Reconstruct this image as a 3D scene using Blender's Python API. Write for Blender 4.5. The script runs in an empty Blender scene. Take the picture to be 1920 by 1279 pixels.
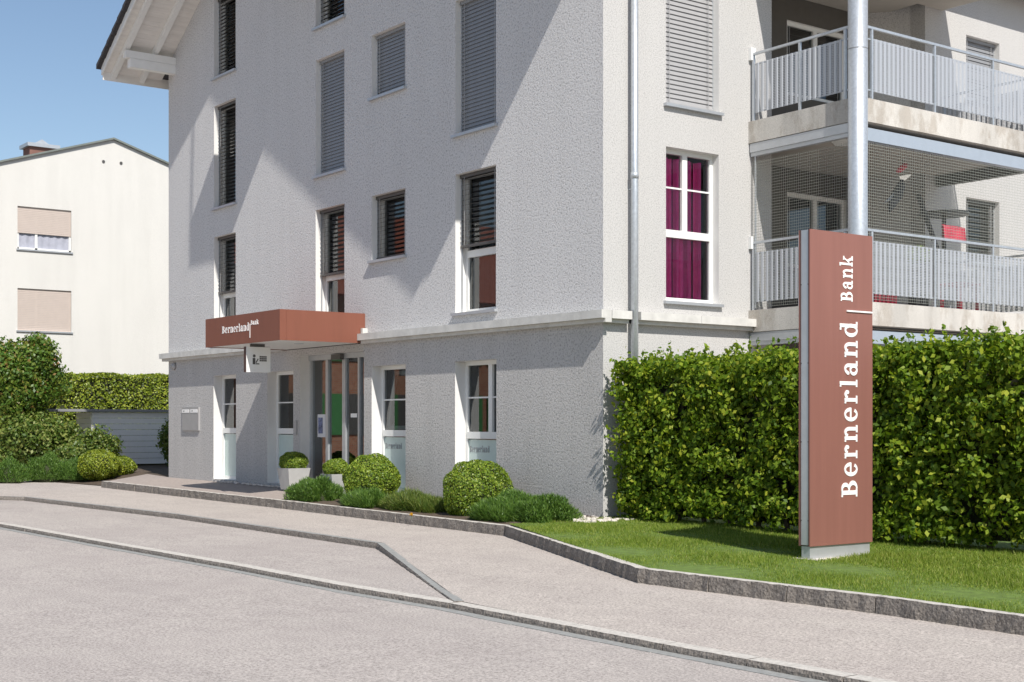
import bpy, math, random
import numpy as np
from mathutils import Vector
from mathutils.geometry import tessellate_polygon
R = math.radians
scene = bpy.context.scene
COL = scene.collection
rng = np.random.default_rng(7)
random.seed(7)

# ------------------------------------------------------------------ camera
F_PX, HORIZON, CAM = 2625.0, 795.0, (14.866, -12.685, 1.30)
FWD, RGT = (-.8013, .5983), (.5983, .8013)
cam_data = bpy.data.cameras.new('camera')
cam_data.sensor_width = 36.0
cam_data.lens = F_PX / 1920 * 36
cam_data.shift_y = (HORIZON - 639.5) / 1920
cam_data.clip_end = 3000
cam = bpy.data.objects.new('camera', cam_data)
cam.location = CAM
cam.rotation_euler = (R(90), 0, R(53.25))
COL.objects.link(cam)
scene.camera = cam

# ------------------------------------------------------------------ sky, sun, exposure
SUN_TRAVEL = Vector((-3.7, 1.0, -3.95)).normalized()
to_sun = -SUN_TRAVEL
world = bpy.data.worlds.new('World')
scene.world = world
world.use_nodes = True
wn = world.node_tree.nodes; wl = world.node_tree.links
wn.clear()
sky = wn.new('ShaderNodeTexSky'); sky.sky_type = 'NISHITA'; sky.sun_disc = False
sky.sun_elevation = math.asin(to_sun.z)
sky.sun_rotation = math.atan2(to_sun.x, to_sun.y)
sky.air_density = 1.0; sky.dust_density = 0.6; sky.ozone_density = 1.2
bg = wn.new('ShaderNodeBackground'); bg.inputs['Strength'].default_value = 0.092
wo = wn.new('ShaderNodeOutputWorld')
wl.new(sky.outputs[0], bg.inputs[0]); wl.new(bg.outputs[0], wo.inputs[0])
sun_data = bpy.data.lights.new('sun', 'SUN')
sun_data.energy = 4.3; sun_data.angle = R(0.5); sun_data.color = (1.0, .955, .89)
sun = bpy.data.objects.new('sun', sun_data)
sun.rotation_euler = SUN_TRAVEL.to_track_quat('-Z', 'Y').to_euler()
COL.objects.link(sun)
scene.view_settings.view_transform = 'Standard'
scene.view_settings.look = 'None'
scene.view_settings.exposure = 0.4
scene.view_settings.gamma = 1.0

# ------------------------------------------------------------------ pixel -> place
def ray(px):
    k = (px - 960) / F_PX
    return (FWD[0] + k * RGT[0], FWD[1] + k * RGT[1])
def front(px, y=0.0):            # X on a plane Y = y (parallel to the street facade)
    r = ray(px); d = (y - CAM[1]) / r[1]; return CAM[0] + d * r[0], d
def side(px, x=0.0):             # Y on a plane X = x (parallel to the balcony facade)
    r = ray(px); d = (x - CAM[0]) / r[0]; return CAM[1] + d * r[1], d
def height(py, d): return CAM[2] + (HORIZON - py) / F_PX * d
def G(x): return -0.0065 * max(-45.0, min(30.0, x))      # the street climbs gently to the left
def ground(px, py, z0):
    r = ray(px); s = (py - HORIZON) / F_PX
    x = 0.0
    for _ in range(12):
        d = (CAM[2] - z0 - G(x)) / s; x = CAM[0] + d * r[0]
    return Vector((x, CAM[1] + d * r[1], z0 + G(x)))

# ------------------------------------------------------------------ materials
def new_mat(name):
    m = bpy.data.materials.new(name); m.use_nodes = True
    nt = m.node_tree; b = nt.nodes['Principled BSDF']
    return m, nt, b
def N(nt, t, **kw):
    n = nt.nodes.new(t)
    for k, v in kw.items():
        if k.startswith('i_'): n.inputs[k[2:].replace('_', ' ')].default_value = v
        else: setattr(n, k, v)
    return n
def ramp(nt, src, stops):
    r = nt.nodes.new('ShaderNodeValToRGB')
    el = r.color_ramp.elements
    while len(el) < len(stops): el.new(.5)
    for e, (p, c) in zip(el, stops): e.position = p; e.color = (*c, 1)
    nt.links.new(src, r.inputs[0]); return r.outputs[0]
def noise(nt, scale, detail=4, rough=.55, stretch=None):
    tc = N(nt, 'ShaderNodeTexCoord'); out = tc.outputs['Object']
    if stretch:
        mp = N(nt, 'ShaderNodeMapping'); mp.inputs['Scale'].default_value = stretch
        nt.links.new(out, mp.inputs[0]); out = mp.outputs[0]
    n = N(nt, 'ShaderNodeTexNoise', i_Scale=scale, i_Detail=detail, i_Roughness=rough)
    nt.links.new(out, n.inputs['Vector']); return n.outputs['Fac']
def mixc(nt, fac, a, b, mode='MIX'):
    m = N(nt, 'ShaderNodeMix', data_type='RGBA', blend_type=mode)
    for s, v in ((m.inputs[0], fac), (m.inputs[6], a), (m.inputs[7], b)):
        if hasattr(v, 'is_linked'): nt.links.new(v, s)
        elif isinstance(v, (int, float)): s.default_value = v
        else: s.default_value = (*v, 1)
    return m.outputs[2]
def bump(nt, b, src, strength, dist):
    bp = N(nt, 'ShaderNodeBump'); bp.inputs['Strength'].default_value = strength
    bp.inputs['Distance'].default_value = dist
    nt.links.new(src, bp.inputs['Height']); nt.links.new(bp.outputs[0], b.inputs['Normal'])
def plain(name, col, rough=.6, metal=0.0, var=.12, scale=6.0, spec=.5, bmp=None, stretch=None):
    m, nt, b = new_mat(name)
    b.inputs['Roughness'].default_value = rough; b.inputs['Metallic'].default_value = metal
    b.inputs['Specular IOR Level'].default_value = spec
    f = noise(nt, scale, 5, .6, stretch)
    lo = tuple(c * (1 - var) for c in col); hi = tuple(min(1, c * (1 + var)) for c in col)
    nt.links.new(ramp(nt, f, [(.3, lo), (.7, hi)]), b.inputs['Base Color'])
    if bmp: bump(nt, b, noise(nt, bmp[0], 3), bmp[1], bmp[2])
    return m
def plaster(name, col, grain, depth, stain=.10, blotch=None):
    m, nt, b = new_mat(name)
    b.inputs['Roughness'].default_value = .95; b.inputs['Specular IOR Level'].default_value = .15
    big = noise(nt, .55, 4, .6); fine = noise(nt, grain, 3, .85); drip = noise(nt, 1.1, 4, .6, (2.2, 2.2, .22))
    c = ramp(nt, big, [(.3, tuple(v * (1 - stain * .6) for v in col)), (.7, col)])
    c = mixc(nt, .5, c, ramp(nt, drip, [(.35, tuple(v * (1 - stain) for v in col)), (.6, col)]))
    if blotch:
        c = mixc(nt, .8, c, ramp(nt, noise(nt, 2.6, 5, .7, (1, 1, .55)), [(.40, blotch), (.52, (1, 1, 1))]), 'MULTIPLY')
    g = ramp(nt, fine, [(.36, (.40, .40, .40)), (.50, (.97, .97, .97)), (.7, (1.0, 1.0, 1.0))])
    c = mixc(nt, .85, c, g, 'MULTIPLY')
    nt.links.new(c, b.inputs['Base Color'])
    bump(nt, b, fine, .9, depth)
    return m
def asphalt(name, col, dark):
    m, nt, b = new_mat(name)
    b.inputs['Roughness'].default_value = .92; b.inputs['Specular IOR Level'].default_value = .2
    g1 = noise(nt, 95, 2, .7); g2 = noise(nt, 46, 3, .8); big = noise(nt, .45, 5, .62); mid = noise(nt, 2.6, 4, .6)
    c = ramp(nt, g1, [(.32, tuple(v * .5 for v in col)), (.5, col), (.68, tuple(min(1, v * 1.4) for v in col))])
    c2 = ramp(nt, g2, [(.36, tuple(v * .42 for v in col)), (.5, col), (.64, tuple(min(1, v * 1.5) for v in col))])
    c = mixc(nt, .6, c, c2)
    c = mixc(nt, .8, c, ramp(nt, big, [(.33, dark), (.6, (1, 1, 1))]), 'MULTIPLY')
    c = mixc(nt, .5, c, ramp(nt, mid, [(.35, (.86, .85, .86)), (.6, (1, 1, 1))]), 'MULTIPLY')
    wear = noise(nt, 1.0, 5, .65, (.22, 1.5, 1.0))
    c = mixc(nt, .3, c, ramp(nt, wear, [(.36, (.80, .80, .81)), (.55, (1, 1, 1))]), 'MULTIPLY')
    nt.links.new(c, b.inputs['Base Color'])
    bump(nt, b, g1, .5, .004)
    return m
def leafmat(name, stops, trans=.35, rough=.45, spec=.4):
    m, nt, b = new_mat(name)
    geo = N(nt, 'ShaderNodeNewGeometry')
    c = ramp(nt, geo.outputs['Random Per Island'], stops)
    patch = noise(nt, 1.7, 3)
    c = mixc(nt, .6, c, ramp(nt, patch, [(.35, (.72, .78, .7)), (.65, (1.0, 1.0, 1.0))]), 'MULTIPLY')
    nt.links.new(c, b.inputs['Base Color'])
    b.inputs['Roughness'].default_value = rough; b.inputs['Specular IOR Level'].default_value = spec
    t = N(nt, 'ShaderNodeBsdfTranslucent'); nt.links.new(mixc(nt, 1.0, c, (1.25, 1.25, .6), 'MULTIPLY'), t.inputs[0])
    mx = N(nt, 'ShaderNodeMixShader'); mx.inputs[0].default_value = trans
    nt.links.new(b.outputs[0], mx.inputs[1]); nt.links.new(t.outputs[0], mx.inputs[2])
    nt.links.new(mx.outputs[0], nt.nodes['Material Output'].inputs['Surface'])
    return m
def glass(name, tint=(.75, .8, .8), ior=1.9):
    m, nt, b = new_mat(name)
    nt.nodes.remove(b)
    fr = N(nt, 'ShaderNodeFresnel'); fr.inputs[0].default_value = ior
    tr = N(nt, 'ShaderNodeBsdfTransparent'); tr.inputs[0].default_value = (*tint, 1)
    gl = N(nt, 'ShaderNodeBsdfGlossy'); gl.inputs['Roughness'].default_value = .015
    gl.inputs[0].default_value = (.9, .93, .95, 1)
    mx = N(nt, 'ShaderNodeMixShader')
    nt.links.new(fr.outputs[0], mx.inputs[0]); nt.links.new(tr.outputs[0], mx.inputs[1]); nt.links.new(gl.outputs[0], mx.inputs[2])
    nt.links.new(mx.outputs[0], nt.nodes['Material Output'].inputs['Surface'])
    return m
def perforated(name, col, kind):
    m, nt, b = new_mat(name)
    b.inputs['Base Color'].default_value = (*col, 1); b.inputs['Roughness'].default_value = .45; b.inputs['Metallic'].default_value = .25
    uv = N(nt, 'ShaderNodeUVMap'); sp = N(nt, 'ShaderNodeSeparateXYZ'); nt.links.new(uv.outputs[0], sp.inputs[0])
    def mth(op, a, v=None):
        n = N(nt, 'ShaderNodeMath', operation=op)
        nt.links.new(a, n.inputs[0])
        if v is not None:
            if hasattr(v, 'is_linked'): nt.links.new(v, n.inputs[1])
            else: n.inputs[1].default_value = v
        return n.outputs[0]
    if kind == 'holes':
        p = .024
        fu = mth('SUBTRACT', mth('FRACT', mth('DIVIDE', sp.outputs[0], p)), .5)
        fv = mth('SUBTRACT', mth('FRACT', mth('DIVIDE', sp.outputs[1], p)), .5)
        r2 = mth('ADD', mth('MULTIPLY', fu, fu), mth('MULTIPLY', fv, fv))
        hole = mth('LESS_THAN', r2, .12)
        strip = mth('LESS_THAN', mth('FRACT', mth('DIVIDE', sp.outputs[0], .096)), .52)
        a = mth('MULTIPLY', hole, strip)
    else:
        p = .042
        fu = mth('FRACT', mth('DIVIDE', sp.outputs[0], p)); fv = mth('FRACT', mth('DIVIDE', sp.outputs[1], p))
        a = mth('MULTIPLY', mth('GREATER_THAN', fu, .11), mth('GREATER_THAN', fv, .11))
    tr = N(nt, 'ShaderNodeBsdfTransparent'); mx = N(nt, 'ShaderNodeMixShader')
    nt.links.new(a, mx.inputs[0]); nt.links.new(b.outputs[0], mx.inputs[1]); nt.links.new(tr.outputs[0], mx.inputs[2])
    nt.links.new(mx.outputs[0], nt.nodes['Material Output'].inputs['Surface'])
    return m
def brickmat(name):
    m, nt, b = new_mat(name)
    tc = N(nt, 'ShaderNodeTexCoord'); sp = N(nt, 'ShaderNodeSeparateXYZ'); mp = N(nt, 'ShaderNodeCombineXYZ')
    nt.links.new(tc.outputs['Object'], sp.inputs[0]); nt.links.new(sp.outputs[1], mp.inputs[0]); nt.links.new(sp.outputs[2], mp.inputs[1])
    br = N(nt, 'ShaderNodeTexBrick', i_Scale=3.2); br.inputs['Color1'].default_value = (.36, .18, .11, 1)
    br.inputs['Color2'].default_value = (.30, .11, .06, 1); br.inputs['Mortar'].default_value = (.3, .25, .2, 1)
    nt.links.new(mp.outputs[0], br.inputs['Vector']); nt.links.new(br.outputs[0], b.inputs['Base Color'])
    b.inputs['Roughness'].default_value = .9
    return m
M = {}
M['plaster_front'] = plaster('plaster_front', (.67, .66, .655), 33, .016, .07)  # colour raised to make up for the grazing sun on this wall
M['plaster_side'] = plaster('plaster_side', (.545, .535, .52), 60, .004, .06)  # colour kept below the front plaster to offset the stronger sun here
M['plaster_base'] = plaster('plaster_base', (.55, .535, .52), 31, .017, .14)
M['reveal'] = plain('smooth_reveal', (.70, .69, .67), .9, var=.03)
M['cream'] = plaster('cream_render', (.70, .685, .645), 110, .002, .09)
M['concrete'] = plaster('balcony_concrete', (.66, .63, .58), 120, .003, .36, (.74, .70, .66))
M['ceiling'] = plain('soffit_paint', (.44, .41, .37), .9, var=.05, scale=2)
M['stone'] = plain('cornice_stone', (.56, .55, .52), .9, var=.14, scale=5, bmp=(60, .3, .003))
M['granite'] = plain('granite_kerb', (.19, .168, .148), .95, var=.5, scale=48, bmp=(30, .9, .02))
M['kerbtop'] = plain('worn_kerb', (.50, .47, .425), .95, var=.22, scale=30, bmp=(60, .5, .004))
M['gutter'] = plain('gutter_stone', (.27, .272, .26), .9, var=.18, scale=20)
M['road'] = asphalt('road_asphalt', (.415, .376, .346), (.90, .89, .90))
M['walk'] = asphalt('footpath_asphalt', (.45, .405, .365), (.92, .91, .92))
M['paver'] = plain('entrance_paving', (.33, .28, .25), .9, var=.15, scale=14, bmp=(70, .4, .004))
M['soil'] = plain('soil', (.09, .065, .045), 1.0, var=.4, scale=18, bmp=(30, .8, .03))
M['lawn'] = plain('lawn_soil', (.11, .17, .03), 1.0, var=.3, scale=10)
M['copper'] = plain('copper_panel', (.235, .086, .055), .5, .2, var=.05, scale=2.0, stretch=(4, 4, .4))
M['pylon'] = plain('pylon_panel', (.33, .145, .115), .5, .35, var=.06, scale=2.0, stretch=(5, 5, .3))
M['pylon_dark'] = plain('pylon_edge', (.07, .03, .025), .5)
M['alu'] = plain('aluminium', (.50, .52, .54), .42, .55, var=.05, scale=9)
M['galv'] = plain('galvanised_steel', (.50, .53, .56), .42, .55, var=.13, scale=26)
M['white'] = plain('white_paint', (.78, .78, .76), .45, var=.03)
M['letter'] = plain('white_letter', (.85, .84, .82), .5, var=.02)
M['wood_white'] = plain('white_boards', (.74, .715, .68), .7, var=.08, scale=8, stretch=(1, .2, 1))
M['frame'] = plain('window_frame', (.74, .74, .72), .4, var=.03)
M['slat_dark'] = plain('dark_slat', (.10, .095, .09), .45, .3, var=.1)
M['slat_grey'] = plain('grey_slat', (.27, .275, .285), .5, .2, var=.06)
M['slat_light'] = plain('light_slat', (.38, .375, .375), .5, .2, var=.05)
M['tile'] = plain('roof_tile', (.045, .042, .045), .8, var=.3, scale=12)
M['dark'] = plain('interior', (.12, .115, .11), .95, var=.1)
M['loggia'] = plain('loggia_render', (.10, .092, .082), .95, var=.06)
M['glass'] = glass('window_glass', (.55, .6, .6))
M['clear'] = glass('clear_glass', (.92, .93, .93), 1.5)
M['door_glass'] = glass('door_glass', (.45, .5, .5), 2.6)
M['frost'] = plain('frosted_film', (.50, .60, .57), .35, var=.04, spec=.6)
M['curtain'] = plain('white_curtain', (.62, .62, .64), .9, var=.05)
M['curtain_blue'] = plain('net_curtain', (.36, .37, .43), .9, var=.12)
M['pink'] = plain('pink_curtain', (.95, .10, .42), .8, var=.15, scale=9)
M['beige'] = plain('beige_shutter', (.50, .425, .375), .6, var=.03)
M['perf'] = perforated('perforated_sheet', (.43, .45, .48), 'holes')
M['net'] = perforated('net_cord', (.30, .31, .27), 'net')
M['brick'] = brickmat('brick_wall')
M['green'] = plain('green_shutter', (.05, .20, .06), .6)
M['red_tile'] = plain('red_roof', (.33, .10, .06), .8, var=.3, scale=9)
M['red'] = plain('red_fabric', (.55, .05, .09), .7, var=.2)
M['charcoal'] = plain('charcoal_fabric', (.07, .07, .08), .8, var=.2)
M['bark'] = plain('bark', (.09, .065, .045), .95, var=.3, scale=20)
M['pebble'] = plain('pebble', (.58, .53, .48), .9, var=.25, scale=7)
M['bluegrey'] = plain('awning_rail', (.36, .41, .47), .45, .2, var=.04)
M['pot'] = plain('planter_zinc', (.46, .46, .45), .55, .2, var=.08)
M['hedge'] = leafmat('hornbeam_leaf', [(0, (.06, .12, .008)), (.4, (.14, .23, .016)), (.8, (.27, .36, .03)), (1, (.44, .46, .05))], .42, .5, .25)
M['box'] = leafmat('boxwood_leaf', [(0, (.08, .15, .014)), (.5, (.18, .27, .025)), (1, (.34, .40, .05))], .25)
M['juniper'] = leafmat('juniper_needle', [(0, (.05, .11, .02)), (.6, (.11, .21, .035)), (1, (.20, .31, .06))], .25)
M['clipped'] = leafmat('thuja_leaf', [(0, (.11, .17, .012)), (.5, (.22, .28, .025)), (1, (.38, .41, .045))], .25)
M['maple'] = leafmat('maple_leaf', [(0, (.06, .14, .02)), (.6, (.13, .21, .03)), (.93, (.22, .25, .04)), (1, (.30, .15, .06))], .3)
M['shrub'] = leafmat('shrub_leaf', [(0, (.06, .12, .02)), (.6, (.14, .20, .035)), (1, (.30, .32, .09))], .3)
M['grass'] = leafmat('grass_blade', [(0, (.12, .19, .02)), (.5, (.20, .28, .035)), (.88, (.30, .36, .06)), (1, (.46, .44, .16))], .35, .5, .3)
M['light_block'] = plain('light_block_dark', (.035, .04, .018), 1.0, var=.4, scale=14)  # for dark cores added inside foliage to block light, standing for inner twigs

# ------------------------------------------------------------------ mesh helpers
class MB:
    def __init__(s): s.v = []; s.f = []
    def box(s, x0, x1, y0, y1, z0, z1):
        n = len(s.v)
        s.v += [(x0, y0, z0), (x1, y0, z0), (x1, y1, z0), (x0, y1, z0), (x0, y0, z1), (x1, y0, z1), (x1, y1, z1), (x0, y1, z1)]
        s.f += [tuple(n + i for i in q) for q in ((0, 3, 2, 1), (4, 5, 6, 7), (0, 1, 5, 4), (1, 2, 6, 5), (2, 3, 7, 6), (3, 0, 4, 7))]
        return s
    def quad(s, a, b, c, d):
        n = len(s.v); s.v += [tuple(a), tuple(b), tuple(c), tuple(d)]; s.f.append((n, n + 1, n + 2, n + 3)); return s
    def bar(s, a, b, w, h=None):       # square bar between two points
        a = Vector(a); b = Vector(b); h = h or w; t = (b - a).normalized()
        up = Vector((0, 0, 1)) if abs(t.z) < .95 else Vector((1, 0, 0))
        u = t.cross(up).normalized() * w / 2; v = u.cross(t).normalized() * h / 2
        n = len(s.v)
        for p in (a, b):
            for q in (-u - v, u - v, u + v, -u + v): s.v.append(tuple(p + q))
        s.f += [tuple(n + i for i in q) for q in ((0, 1, 2, 3), (7, 6, 5, 4), (0, 4, 5, 1), (1, 5, 6, 2), (2, 6, 7, 3), (3, 7, 4, 0))]
        return s
    def tube(s, pts, r, k=14):
        n0 = len(s.v); pts = [Vector(p) for p in pts]
        for i, p in enumerate(pts):
            t = (pts[min(i + 1, len(pts) - 1)] - pts[max(i - 1, 0)]).normalized()
            up = Vector((0, 0, 1)) if abs(t.z) < .95 else Vector((1, 0, 0))
            u = t.cross(up).normalized(); v = u.cross(t).normalized()
            rr = r[i] if isinstance(r, (list, tuple)) else r
            for j in range(k):
                a = 2 * math.pi * j / k; s.v.append(tuple(p + u * rr * math.cos(a) + v * rr * math.sin(a)))
        for i in range(len(pts) - 1):
            for j in range(k):
                a = n0 + i * k + j; b = n0 + i * k + (j + 1) % k
                s.f.append((a, b, b + k, a + k))
        s.f.append(tuple(n0 + j for j in range(k))[::-1]); s.f.append(tuple(n0 + (len(pts) - 1) * k + j for j in range(k)))
        return s
    def prism(s, pts, vec):            # extrude a planar polygon along vec
        n = len(s.v); k = len(pts); pts = [Vector(p) for p in pts]; vec = Vector(vec)
        s.v += [tuple(p) for p in pts] + [tuple(p + vec) for p in pts]
        for t in tessellate_polygon([pts]): s.f.append(tuple(n + i for i in t)); s.f.append(tuple(n + k + i for i in t[::-1]))
        for i in range(k): j = (i + 1) % k; s.f.append((n + i, n + j, n + k + j, n + k + i))
        return s
    def build(s, name, mat, parent=None, smooth=False, loc=None):
        me = bpy.data.meshes.new(name); me.from_pydata(s.v, [], s.f)
        me.materials.append(M[mat] if isinstance(mat, str) else mat)
        if smooth: me.polygons.foreach_set('use_smooth', [True] * len(me.polygons))
        me.update()
        return link(name, me, parent, loc)
def link(name, data, parent=None, loc=None):
    o = bpy.data.objects.new(name, data); COL.objects.link(o)
    if loc: o.location = loc
    if parent: o.parent = parent
    return o
def tag(o, label, cat, group=None):
    o['label'] = label; o['category'] = cat
    if group: o['group'] = group
    return o
def empty(name, label, cat, loc=(0, 0, 0), group=None):
    o = link(name, None, None, loc); tag(o, label, cat, group); return o
def structure(o): o['kind'] = 'structure'; return o
def B(name, mat, parent, *ext): return MB().box(*ext).build(name, mat, parent)
def np_mesh(name, verts, k, mat, parent=None):
    """verts: (n*k, 3): n separate polygons of k corners"""
    nv = len(verts); nf = nv // k
    me = bpy.data.meshes.new(name)
    me.vertices.add(nv); me.vertices.foreach_set('co', np.asarray(verts, dtype=np.float32).ravel())
    me.loops.add(nv); me.loops.foreach_set('vertex_index', np.arange(nv, dtype=np.int32))
    me.polygons.add(nf); me.polygons.foreach_set('loop_start', np.arange(0, nv, k, dtype=np.int32))
    me.polygons.foreach_set('loop_total', np.full(nf, k, dtype=np.int32))
    me.materials.append(M[mat]); me.update(calc_edges=True); me.validate()
    return link(name, me, parent)
def unit(a): return a / (np.linalg.norm(a, axis=1, keepdims=True) + 1e-9)
def leaf_quads(P, Nn, size, spread=.8, aspect=.6):
    n = len(P); d = unit(Nn + rng.normal(0, spread, (n, 3)))
    t = unit(np.cross(d, rng.normal(0, 1, (n, 3)))); b = np.cross(d, t)
    s = size * rng.uniform(.65, 1.3, (n, 1))
    fold = d * s * .18
    return np.stack([P - t * s, P - b * s * aspect + fold, P + t * s, P + b * s * aspect + fold], 1).reshape(-1, 3)
def blades(P, h, w, lean=.35, up=None):
    n = len(P); a = rng.uniform(0, 2 * np.pi, n)
    side_ = np.stack([np.cos(a), np.sin(a), np.zeros(n)], 1) * (w / 2)
    hh = h * rng.uniform(.5, 1.2, (n, 1))
    d = np.tile([0, 0, 1.0], (n, 1)) if up is None else up
    tip = P + unit(d + rng.normal(0, lean, (n, 3))) * hh
    return np.stack([P - side_, P + side_, tip], 1).reshape(-1, 3)
def sphere_core(name, c, r, mat, parent, k=14, lump=.08):
    m = MB(); rows = k // 2 + 1
    for i in range(rows):
        th = math.pi * i / (rows - 1)
        for j in range(k):
            ph = 2 * math.pi * j / k; q = 1 + random.uniform(-lump, lump)
            m.v.append((c[0] + r[0] * q * math.sin(th) * math.cos(ph), c[1] + r[1] * q * math.sin(th) * math.sin(ph), c[2] + r[2] * q * math.cos(th)))
    for i in range(rows - 1):
        for j in range(k):
            m.f.append((i * k + j, (i + 1) * k + j, (i + 1) * k + (j + 1) % k, i * k + (j + 1) % k))
    return m.build(name, mat, parent, True)

# ------------------------------------------------------------------ ground, road, footpath, kerbs
def sheet(name, pts, mat):
    pts = [Vector(p) for p in pts]; m = MB(); m.v = [tuple(p) for p in pts]
    m.f = [tuple(t) for t in tessellate_polygon([[Vector((p.x, p.y, 0)) for p in pts]])]
    o = m.build(name, mat); me = o.data
    import bmesh
    bm = bmesh.new(); bm.from_mesh(me)
    for f in bm.faces:
        if f.normal.z < 0: f.normal_flip()
    bm.to_mesh(me); bm.free()
    return structure(o)
xs = [-900, -45, 30, 900]
m = MB()
for x in xs:
    for y in (-900, 900): m.v.append((x, y, -.315 + G(x)))
for i in range(3): m.f.append((2 * i, 2 * i + 2, 2 * i + 3, 2 * i + 1))
structure(m.build('road', 'road'))
def zrail(pts, dz): return [Vector((p.x, p.y, p.z + dz)) for p in pts]
ZR, ZB, ZW = -.315, -.27, -.20
road_edge = [ground(px, py, ZR) for px, py in ((-260, 951), (0, 989), (207, 1027), (430, 1067), (640, 1108), (840, 1142), (1057, 1185), (1240, 1221), (1580, 1285), (2100, 1385))]
bay_edge = [ground(px, py, ZB) for px, py in ((-30, 937), (45, 939), (330, 973), (705, 1029), (850, 1131))]
kerb_in = [ground(px, py, ZW) for px, py in ((190, 914), (530, 954), (945, 1005), (1195, 1093), (1640, 1150), (1920, 1192), (2200, 1236))]
far_left = Vector((-45, road_edge[0].y - .2, ZB + G(-45)))
off = lambda p, dy, z: Vector((p.x, p.y + dy, z + G(p.x)))
def along(pts, d, z):           # the same line moved d metres towards the buildings
    out = []
    for i, p in enumerate(pts):
        a = pts[max(i - 1, 0)]; b = pts[min(i + 1, len(pts) - 1)]; n_ = Vector((a.y - b.y, b.x - a.x, 0)).normalized()
        if n_.y < 0: n_ = -n_
        out.append(Vector((p.x + n_.x * d, p.y + n_.y * d, z + G(p.x))))
    return out
road_in = along(road_edge, .155, -.267); bay_in = along(bay_edge, .085, ZW - .002)
walk_pts = [off(p, 0.02, -.202) for p in kerb_in]
walk_pts += list(reversed(road_in[6:]))
walk_pts += [Vector((bay_in[4].x, bay_in[4].y, -.258 + G(bay_edge[4].x)))] + list(reversed(bay_in[:4]))
walk_pts += [Vector((-45, bay_edge[0].y + .3, ZW + G(-45))), Vector((-45, 1, ZW + G(-45))), Vector((-17.4, -.3, ZW + G(-17.4)))]
sheet('footpath', walk_pts, 'walk')
bay_pts = road_in[:6] + [Vector((bay_edge[4].x, bay_edge[4].y, ZB + .004 + G(bay_edge[4].x)))] + [off(p, 0.02, ZB) for p in reversed(bay_edge[:4])] + [far_left + Vector((0, 1.5, 0)), far_left + Vector((0, .4, 0))]
sheet('lay_by', bay_pts, 'road')
def resample(pts, step):
    out = [pts[0].copy()]
    for a, b in zip(pts, pts[1:]):
        L = (b - a).length; n = max(1, round(L / step))
        for i in range(1, n + 1): out.append(a.lerp(b, i / n))
    return out
def kerb(name, label, pts, h, w, step, mat, rough, top_mat=None, drop=None):
    root = structure(link(name, None)); P = resample(pts, step)
    for i, (a, b) in enumerate(zip(P, P[1:])):
        t = (b - a); L = t.length; t = t.normalized(); nrm = Vector((-t.y, t.x, 0))
        if nrm.y < 0: nrm = -nrm
        n = max(2, int(L / .08)); m = MB()
        h0 = h if drop is None else h * drop(a); h1 = h if drop is None else h * drop(b)
        for k in range(n + 1):
            s = .006 + (L - .012) * k / n; base = a + t * s; hh = h0 + (h1 - h0) * k / n
            o1, o2 = rough * random.uniform(-1, 1), rough * random.uniform(-1, 1)
            for q in (base + nrm * (o1) + Vector((0, 0, -.12)), base + nrm * (.006 + o2) + Vector((0, 0, hh * .5)), base + nrm * (.014) + Vector((0, 0, hh * (1 + .03 * random.uniform(-1, 1)))), base + nrm * w + Vector((0, 0, hh)), base + nrm * w + Vector((0, 0, -.12))):
                m.v.append(tuple(q))
        for k in range(n):
            for j in range(4): m.f.append((k * 5 + j, k * 5 + j + 5, k * 5 + j + 6, k * 5 + j + 1))
        m.f.append((4, 3, 2, 1, 0)); m.f.append(tuple(n * 5 + j for j in range(5)))
        o = m.build('kerb_stone', mat, root)
        if top_mat:
            o.data.materials.append(M[top_mat])
            for f in o.data.polygons:
                if f.index < n * 4 and f.index % 4 in (2,): f.material_index = 1
    return root
kerb('planting_kerb', '', kerb_in, .14, .12, 1.0, 'granite', .014, 'kerbtop')
kerb('lay_by_kerb', '', bay_edge, .075, .10, 1.0, 'granite', .006, 'gutter', lambda p: 1.0 if p.x < bay_edge[3].x + .05 else max(.22, 1 - (p.x - bay_edge[3].x) / (bay_edge[4].x - bay_edge[3].x)))
kerb('road_kerb', '', road_edge, .052, .16, 1.0, 'granite', .006, 'kerbtop')
gp = [off(p, -.17, ZR + .004) for p in road_edge] + [off(p, .01, ZR + .004) for p in reversed(road_edge)]
gut = structure(link('gutter', None))
GP = resample(road_edge, .5)
for a, b in zip(GP, GP[1:]):
    t = (b - a).normalized(); nn = Vector((t.y, -t.x, 0)); a2 = a + t * .004; b2 = b - t * .004
    if nn.y > 0: nn = -nn
    m = MB(); w_ = .11 + random.uniform(-.01, .01); up = Vector((0, 0, .004)); dn = Vector((0, 0, -.05))
    m.prism([a2 + dn, b2 + dn, b2 + nn * w_ + dn, a2 + nn * w_ + dn], (0, 0, .054 + random.uniform(0, .002)))
    m.build('gutter_stone', 'gutter', gut)
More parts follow.
